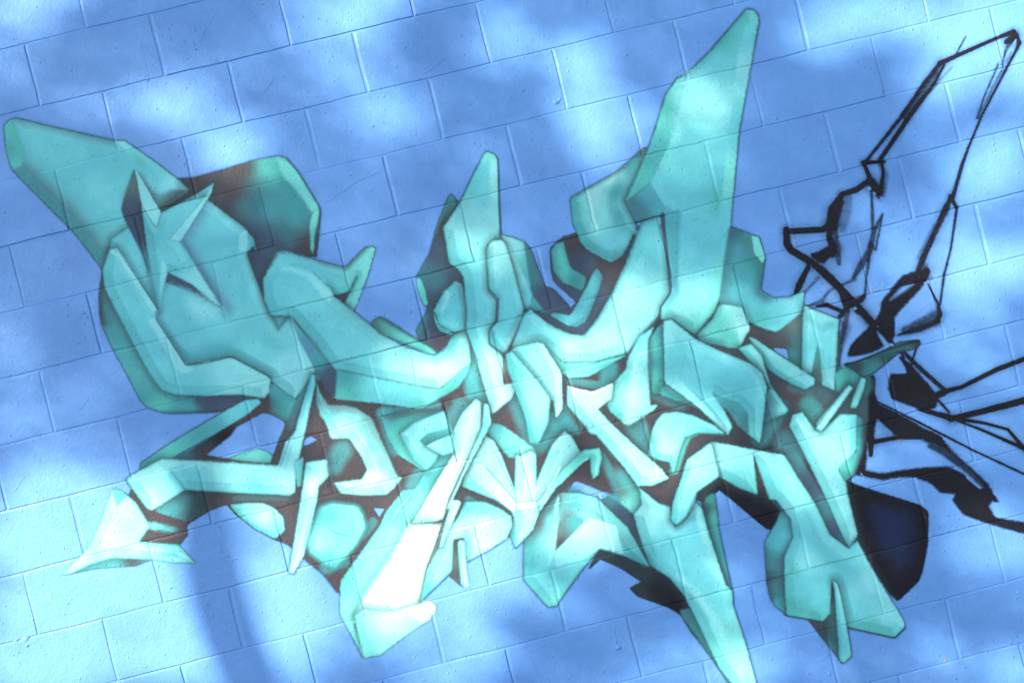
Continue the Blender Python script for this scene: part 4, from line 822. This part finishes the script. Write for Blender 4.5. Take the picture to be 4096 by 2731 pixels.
for k in range(1, len(PIECES)):
    every = order[starts[k]:starts[k+1]]
    grp, name, label = PIECES[k]
    if len(every) < 12: continue
    for cells in (islands(every, nx-1) if grp == 'outline' else [every]):
        iy, ix = np.divmod(cells, nx-1)
        a = iy*nx+ix
        Q = np.stack([a, a+nx, a+nx+1, a+1], -1)
        u, inv = np.unique(Q.ravel(), return_inverse=True)
        V = W3[u]; c0 = np.array([(V[:,0].min()+V[:,0].max())/2, 0, (V[:,2].min()+V[:,2].max())/2])
        m = spray_full if RG4[u, 3].min() > .985 else spray_soft
        root = roots[grp]
        par = last.get(grp) if name == 'highlight' and last.get(grp) else root
        o = quads_obj(name, V-c0, inv.reshape(-1, 4), m, None, RG4[u])
        o.parent = par
        base = Vector(root.location)+(Vector(par.location) if par is not root else Vector((0,0,0)))
        o.location = Vector(c0)-base
        if label: o['label'] = label
        if name in ('letter_face', 'letter_side', 'letter_shadow', 'dark_background'): last[grp] = o
        ncell += len(cells)
print('mural cells', ncell)
# ================================================================ the tree whose shade falls on the wall (stands behind the camera, to the left)
def ov(x, y):
    """a spot of the picture (2352 wide) in wall metres"""
    X, Y = x*1.74150, y*1.74150
    d = R3 @ np.array([(X-2048)/f_px, -(Y-1365.5)/f_px, -1.])
    s = -CAM_D/d[2]
    return WALL_CX+s*d[0], WALL_CY+s*d[1]
# gaps in the crown, where sun comes through: centre, half axes, turn, openness
GAPS = [(700,60,45,150,25,.4),(860,150,40,130,35,.4),(1250,60,40,120,25,.3),(300,240,120,40,20,.3),(1800,1500,160,40,-14,.35),(1450,1540,120,40,-14,.45),(2150,1480,120,50,-14,.4),(1980,1250,60,60,0,.3),(500,1200,40,60,0,.7),(640,1380,60,120,10,1.),(600,1320,60,80,0,.9),(650,1440,60,100,10,1.1),(600,1430,40,70,10,.8),(640,1540,60,40,0,.6),(430,1270,40,60,0,.8),(450,1430,40,90,10,1.),(990,1500,90,40,-14,.5),(1150,1500,90,40,-14,.45),(820,1380,60,60,0,.6),(330,1330,130,130,0,1.2),(410,1500,45,100,0,1.2),(60,1480,120,70,0,1.),(200,1540,130,40,0,1.),(150,1330,160,90,0,1.2),(660,1330,50,80,0,1.),(680,1500,50,70,15,.8),(560,1180,90,40,0,.7),(340,1200,70,40,0,1.),(150,1130,160,50,0,1.),(40,20,110,60,0,.7),(25,150,50,70,0,.45),(95,130,60,40,0,.25),(421,238,70,60,25,.85),(531,348,62,60,0,.95),(470,290,50,50,0,.55),(600,310,40,40,0,.35),
 (787,183,70,90,0,.5),(840,12,110,55,-8,.95),(893,275,85,80,0,.5),(820,380,70,50,0,.15),(1167,100,75,70,0,.5),(1060,30,50,50,0,.12),
 (1350,165,58,80,-10,1.),(1370,298,66,72,0,1.1),(1300,240,40,40,0,.4),(1480,290,50,60,0,.45),(1550,90,60,60,0,.3),(1600,240,60,80,15,.6),(1640,340,55,80,10,.55),(1674,180,40,50,0,.3),
 (1930,48,95,55,0,1.),(2050,50,90,60,0,.95),(2200,60,130,80,0,1.),(2320,30,90,80,0,1.25),(2205,150,90,70,0,1.05),(2333,150,70,80,0,1.15),(2113,220,50,70,20,.55),(2330,260,50,50,0,.6),
 (2260,385,95,70,-15,1.),(2180,330,60,40,0,.5),(2160,470,70,50,0,.5),(2223,560,90,60,-15,.9),(2333,600,70,60,0,1.15),(2230,640,90,50,-15,.95),(2080,600,90,70,0,.7),(2320,420,40,60,0,.8),(2000,480,60,60,0,.35),
 (2315,828,70,50,0,.55),(2180,790,60,60,0,.4),(2240,720,60,40,0,.5),(1990,700,60,60,0,.3),(2150,900,80,60,0,.35),(1800,420,50,60,0,.2),(1760,250,60,60,0,.2),
 (18,755,50,40,0,.55),(10,840,60,50,0,.6),(37,956,90,60,0,.45),(183,938,70,40,-15,.5),(110,1048,120,50,-15,.9),(230,1060,80,50,0,.75),(73,1110,110,60,0,.95),(37,1214,100,70,0,1.15),(220,1177,110,60,0,1.),(110,1260,90,50,0,1.),
 (256,1360,120,75,0,1.2),(150,1415,110,70,0,1.1),(60,1390,80,60,0,1.1),(366,1400,60,100,0,1.),(330,1270,70,70,0,.9),(110,1536,110,45,0,.9),(330,1495,80,70,0,1.),(230,1480,60,50,0,.8),(430,1330,30,50,0,.5),
 (330,1110,80,50,0,.9),(250,1130,60,50,0,.9),(430,1090,60,40,0,.7),(560,1090,80,50,0,.7),(640,1170,60,90,0,.8),(560,1290,40,60,0,.45),
 (696,1370,60,120,10,1.2),(640,1450,50,60,0,.85),(620,1340,40,60,0,.6),(740,1460,60,60,0,.7),(700,1230,90,70,0,.9),(760,1130,70,70,0,.9),
 (820,1030,70,100,-30,.9),(880,1110,70,50,0,.9),(911,1305,85,150,25,1.4),(960,1180,80,120,25,1.2),(1050,1000,50,90,25,1.),(1094,956,60,60,0,.95),(1030,1230,80,80,0,1.15),(1113,1316,110,70,-15,1.15),(1170,1180,90,90,0,1.1),(1190,1080,90,70,0,1.1),
 (1113,1415,110,50,-15,.6),(1010,1450,70,40,0,.7),(1040,1550,150,40,-14,.85),(890,1420,50,40,0,.5),(1230,1370,60,60,0,.5),(1330,1380,60,50,0,.3),
 (966,846,90,50,0,.85),(1060,840,70,60,0,.95),(1113,870,60,60,0,1.),(1277,901,60,100,0,.85),(1351,901,90,60,20,.9),(1442,920,60,60,0,.8),(1420,1000,60,80,-35,.85),(1500,1080,60,60,0,1.),(1552,956,90,60,0,.75),(1332,802,110,40,-10,.85),(1330,1180,110,80,0,.85),(1200,960,60,60,0,.8),(1420,800,70,50,0,.6),
 (1142,583,50,50,0,.6),(1060,560,40,60,0,.5),(1100,400,50,80,0,.35),(1442,682,70,80,15,.6),(1590,692,80,50,0,.6),(1500,560,50,60,0,.3),(1640,780,60,50,0,.35),(1894,736,70,60,0,.5),(1780,800,50,40,0,.4),
 (1894,1020,80,90,0,.7),(1600,1060,70,60,0,.9),(1700,1060,60,40,0,.6),(1802,1104,60,60,20,.6),(1900,1170,50,60,0,.5),(1560,1200,60,60,0,.5),(1640,1310,60,80,0,.35),(1850,1330,80,60,0,.3),
 (2296,1250,90,70,-10,.75),(2200,1170,70,50,0,.4),(1692,1543,70,50,0,1.),(1552,1525,120,40,-14,.6),(2333,1545,60,50,0,.75),(2200,1540,90,40,0,.4),(1930,1560,120,40,0,.4),(2060,1180,60,60,0,.2),(2250,1030,80,60,0,.4),(2080,1010,70,60,0,.35),(1380,1440,60,40,0,.2),(800,600,60,60,0,.1)]
# thick clusters
CLUMPS = [(330,1000,150,70,0),(1424,165,34,70,-10),(1204,205,60,40,20),(1003,120,70,40,20),(1277,348,60,50,20),(1985,165,90,70,0),(1820,330,90,70,0),(2250,256,60,30,-10),(2315,513,60,26,-15),(2113,421,50,40,0),(146,760,80,60,0),(1387,1488,70,50,0),(1710,1214,50,90,0),(2113,1397,110,50,0),(2296,1380,80,40,-10)]
gaps = []
for (x, y, a, b, t, s) in GAPS:
    wx, wy = ov(x, y); k = 1.7415*CAM_D/f_px
    gaps.append((wx, wy, a*k*1.26, b*k*1.2, math.radians(t)+ROLL, s))
clumps = []
for (x, y, a, b, t) in CLUMPS:
    wx, wy = ov(x, y); k = 1.7415*CAM_D/f_px; clumps.append((wx, wy, a*k, b*k, math.radians(t)+ROLL, 1.))
def openness(x, y):
    t = np.full(x.shape, .14)
    for (cx, cy, a, b, r, s) in gaps:
        dx, dy = x-cx, y-cy; c, sn = math.cos(r), math.sin(r)
        u = (c*dx-sn*dy)/a; v = (sn*dx+c*dy)/b
        t = np.maximum(t, s*np.exp(-np.power(u*u+v*v, 1.3)*.8))
    for (cx, cy, a, b, r, s) in clumps:
        dx, dy = x-cx, y-cy; c, sn = math.cos(r), math.sin(r)
        t = t*(1-.85*np.exp(-((c*dx-sn*dy)/a)**2-((sn*dx+c*dy)/b)**2))
    return np.clip(t, 0, 1)
leafm, nt, bs, out = nmat('leaf'); oi_ = N(nt, 'ShaderNodeNewGeometry')
nt.links.new(ramp(nt, noise(nt, oi_.outputs['Position'], 2.5, 3, .6), [(.3, (.035,.07,.02)), (.7, (.07,.11,.03))]), bs.inputs['Base Color']); bs.inputs['Roughness'].default_value = .6
barkm, nt, bs, out = nmat('bark'); oi_ = N(nt, 'ShaderNodeNewGeometry')
nt.links.new(ramp(nt, noise(nt, oi_.outputs['Position'], 14, 5, .7), [(.3, (.06,.05,.04)), (.7, (.17,.14,.11))]), bs.inputs['Base Color']); bs.inputs['Roughness'].default_value = .9
S = np.array(SUN)
REACH = 13.0                                        # metres from wall to crown along the sunbeam
def crown_point(wx, wy, dist):
    p = np.stack([wx-WALL_CX, np.zeros_like(wx), wy-WALL_CY+EYE], -1)
    return p+S*dist[:, None]
rg = np.random.default_rng(5)
NL = 105000
lx = rg.uniform(-1.0, 4.3, NL); ly = rg.uniform(-3.3, 1.1, NL)
op = 1+np.log(np.clip(openness(lx, ly), .035, 1))/3.4            # share of the leaves to leave out for that much light
u, v = lx-WALL_CX, ly-WALL_CY
keep = rg.random(NL) > op*1.02
lx, ly = lx[keep], ly[keep]; nl = len(lx)
C0 = crown_point(lx, ly, REACH+rg.normal(0, .55, nl))
def tube(path, rad, n=10):
    V, F = [], []
    for i, (p, r) in enumerate(zip(path, rad)):
        p = Vector(p); d = (Vector(path[min(i+1, len(path)-1)])-Vector(path[max(i-1, 0)])).normalized()
        a = d.orthogonal().normalized(); b = d.cross(a)
        for k in range(n):
            t = 2*math.pi*k/n; V.append(p+(a*math.cos(t)+b*math.sin(t))*r)
    for i in range(len(path)-1):
        for k in range(n): F.append((i*n+k, i*n+(k+1) % n, (i+1)*n+(k+1) % n, (i+1)*n+k))
    F.append(tuple(range(n))[::-1]); F.append(tuple(range((len(path)-1)*n, len(path)*n)))
    return V, F
def beam(x, y, dist):
    """a place on the sunbeam that ends at this spot of the picture"""
    wx, wy = ov(x, y); return Vector((wx-WALL_CX, 0, wy-WALL_CY+EYE))+Vector(S)*dist
foot = np.array([-1.7-WALL_CX, 0, 0])+S*REACH; foot[2] = 0
tree = empty('shade_tree', tuple(foot), 'leafy shade tree behind the camera dappling the wall with shade', 'tree')
ft = Vector(foot)
cz = float(C0[:, 2].mean())
tp = [Vector((0,0,-.1)), Vector((.05,.02,1.6)), Vector((.02,-.05,3.4)), Vector((.06,.0,5)), Vector((.0,.1,6.4)), Vector((.1,.1,7.6)), Vector((.3,.2,8.7)), Vector((.5,.2,9.6))]
mesh_obj('trunk', *tube(tp, [.2,.17,.15,.14,.12,.1,.08,.06]), barkm, tree, smooth=True)
# one crooked low limb that draws its own shadow down the wall
lp = [tp[5], beam(250, 320, 11.5)-ft, beam(430, 760, 10.)-ft, beam(474, 1180, 8.)-ft, beam(487, 1290, 7.6)-ft, beam(502, 1365, 7.4)-ft, beam(528, 1450, 7.2)-ft, beam(562, 1530, 7.)-ft, beam(600, 1620, 7.)-ft, beam(640, 1720, 7.)-ft]
mesh_obj('limb', *tube(lp, [.07,.05,.045,.06,.07,.07,.07,.07,.06,.03], 8), barkm, tree, smooth=True)
for i in range(9):
    k = rg.integers(0, nl); e = Vector(C0[k])-ft; s = tp[5+i % 3]
    mid = (s+e)/2+Vector((0,0,.15))
    mesh_obj('limb', *tube([s, mid, e], [.026,.018,.007], 7), barkm, tree, smooth=True)
L = rg.uniform(.019, .036, nl); A = rg.normal(size=(nl, 3)); A += S*1.0*np.sign((A@S))[:, None]; A /= np.linalg.norm(A, axis=1)[:, None]
T1 = np.cross(A, rg.normal(size=(nl, 3))); T1 /= np.linalg.norm(T1, axis=1)[:, None]; T2 = np.cross(A, T1)
Cc = C0-foot
V = np.stack([Cc-T1*L[:, None], Cc+T2*L[:, None]*.55, Cc+T1*L[:, None], Cc-T2*L[:, None]*.55], 1).reshape(-1, 3)
o = quads_obj('crown', V, np.arange(nl*4).reshape(-1, 4), leafm, tree, smooth=False); o['kind'] = 'stuff'
print('leaves', nl)

# ================================================================ drips, scratches and chips in the old paint
def sheet_to_wall(p):
    d = (R3 @ np.array([(p[0]-2048)/f_px, -(p[1]-1365.5)/f_px, -1.])); s = -CAM_D/d[2]
    return WALL_CX+s*d[0], WALL_CY+s*d[1]
def height_at(x, y): return float(wall_height(np.array([[x]]), np.array([[y]]))[0, 0])
rd = random.Random(4)
def bare_wall(x, y):
    i = int(round((.35-y)/CELL)); j = int(round((x+.55)/CELL))
    return not (0 <= i < al.shape[0] and 0 <= j < al.shape[1]) or al[max(i-4, 0):i+5, max(j-4, 0):j+5].max() < .15
def ridge(s, w=.0016, hgt=.0009):
    p = np.array([sheet_to_wall(q) for q in pts(s)]); path = []
    if not all(bare_wall(*q) for q in p): return
    for a, b in zip(p[:-1], p[1:]):
        n = max(2, int(np.hypot(*(b-a))/.02))
        for i in range(n): path.append(a+(b-a)*i/n+np.array([rd.gauss(0, .0008), rd.gauss(0, .0008)]))
    path.append(p[-1]); V, F = [], []
    for i, q in enumerate(path):
        d = path[min(i+1, len(path)-1)]-path[max(i-1, 0)]; d = d/np.hypot(*d); nrm = np.array([-d[1], d[0]])
        e = w*(.45+.55*math.sin(math.pi*(i+.5)/len(path)))*rd.uniform(.7, 1.2); h0 = height_at(*q)
        for k, hh in ((-1, -.0004), (-.4, hgt), (.4, hgt), (1, -.0004)):
            r = q+nrm*e*k; V.append(wall_to_world(r[0], r[1], h0+hh))
    for i in range(len(path)-1):
        for k in range(3): F.append((i*4+k, i*4+k+1, i*4+5+k, i*4+4+k))
    V = [Vector(v) for v in V]; c = sum(V, Vector())/len(V)
    mesh_obj('paint_ridge', [v-c for v in V], F, blue, wall, c-Vector((0, .2, 0)), smooth=True)
for s in ('A 1970,410 2090,640 2200,820', 'A 1350,80 1280,210 1250,270', 'A 1720,490 1650,590', 'B 760,370 610,475', 'B 1310,810 1240,880', 'B 340,1080 200,1140 0,1280',
          'D 560,1080 500,1160', 'G 160,270 90,370', 'H 640,1330 520,1440', 'I 2090,1310 2140,1420 2130,1500', 'I 2030,1310 2000,1400', 'A 1760,1480 1740,1300', 'C 400,1150 200,1300',
          'A 880,270 930,480 920,570', 'C 1090,290 1135,450', 'F 2090,530 2120,590', 'I 560,690 640,760', 'H 1290,1400 1330,1520', 'G 930,1000 860,1040', 'B 300,170 310,240'):
    ridge(s)
def lump(s, r, hgt, mat_, name):
    x, y = sheet_to_wall(pts(s)[0])
    if name == 'paint_lump' and not bare_wall(x, y): return
    h0 = height_at(x, y); V, F = [], []; n = 9
    for j, (rr, hh) in enumerate(((1, -.0006), (.75, hgt*.6), (.35, hgt))):
        for i in range(n):
            t = 2*math.pi*i/n; q = r*rr*rd.uniform(.65, 1.2); V.append((q*math.cos(t), -hh, q*.8*math.sin(t)))
    V.append((0, -hgt*rd.uniform(.6, 1.1), 0))
    for j in range(2):
        for i in range(n): F.append((j*n+i, j*n+(i+1) % n, (j+1)*n+(i+1) % n, (j+1)*n+i))
    for i in range(n): F.append((2*n+i, 2*n+(i+1) % n, 3*n))
    w = wall_to_world(x, y, h0); mesh_obj(name, V, F, mat_, wall, (w[0], w[1]-.2, w[2]), smooth=True)
for s, r in (('H 1840,1345', .011), ('H 1825,1310', .007), ('G 160,1290', .014), ('G 100,1300', .008), ('G 170,1330', .008), ('B 1450,640', .013), ('B 1470,625', .008), ('D 525,550', .008), ('D 545,575', .006), ('A 1060,185', .006),
             ('I 1130,1510', .009), ('B 1240,570', .007), ('B 1890,345', .008), ('C 1460,580', .006), ('A 2060,390', .005), ('B 850,225', .006), ('B 500,300', .006), ('A 1225,310', .006), ('C 800,740', .007), ('B 300,790', .007),
             ('E 895,1240', .008), ('E 1440,980', .006), ('D 1290,300', .012), ('D 1310,330', .008), ('D 1620,1370', .007), ('G 1690,190', .006), ('A 600,1440', .012), ('A 610,1470', .008), ('F 1730,60', .006), ('F 1770,360', .008), ('G 1070,970', .007), ('H 1430,1400', .006), ('I 1980,1465', .006)):
    lump(s, r, r*.28, blue, 'paint_lump')
bare, nt, bs, out = nmat('bare_block'); g = N(nt, 'ShaderNodeNewGeometry')
nt.links.new(ramp(nt, noise(nt, g.outputs['Position'], 160, 4, .7), [(.3, (.16,.15,.16)), (.7, (.30,.28,.28))]), bs.inputs['Base Color']); bs.inputs['Roughness'].default_value = .95
for s, r in (('F 1580,1350', .009), ('I 1690,400', .007), ('G 885,1030', .007), ('I 490,380', .005), ('A 985,150', .004), ('I 2150,565', .006), ('I 1860,1425', .010), ('C 1460,583', .004), ('I 1095,1265', .007), ('A 205,350', .003), ('B 1800,195', .004), ('F 1530,990', .005)):
    lump(s, r*.75, .0006, bare, 'paint_chip')

# crumbs of mortar and paint build-up along the joints
CV, CF = [], []
for r in range(ROW_TOP, ROW_BOT):
    for c in range(1, len(rows[r]['jx'])-1):
        x0 = rows[r]['jx'][c]
        if not -.5 < x0 < 3.7: continue
        spots = [(x0+.0035+rd.gauss(0, .0015), row_y[r+1]+rd.random()*BLOCK_Y) for _ in range(rd.choice((2, 5, 9, 14)))]
        spots += [(x0+rd.random()*BLOCK_X, row_y[r]-.0035+rd.gauss(0, .0015)) for _ in range(rd.choice((2, 4, 8)))]
        for x, y in spots:
            sx = x+float(stray_v(y, r))
            if not bare_wall(sx, y): continue
            h0 = height_at(sx, y); q = rd.uniform(.0009, .0024); k = len(CV)
            w = wall_to_world(sx, y, h0); hh = q*rd.uniform(.5, 1.)
            for i in range(6):
                t = math.pi*i/3; CV.append((w[0]+q*rd.uniform(.7, 1.3)*math.cos(t), w[1]-.2+.0006, w[2]+q*rd.uniform(.8, 1.6)*math.sin(t)))
            CV.append((w[0], w[1]-.2-hh, w[2]))
            CF += [(k+i, k+(i+1) % 6, k+6) for i in range(6)]
o = mesh_obj('mortar_crumbs', CV, CF, blue, wall, smooth=True); o['kind'] = 'stuff'
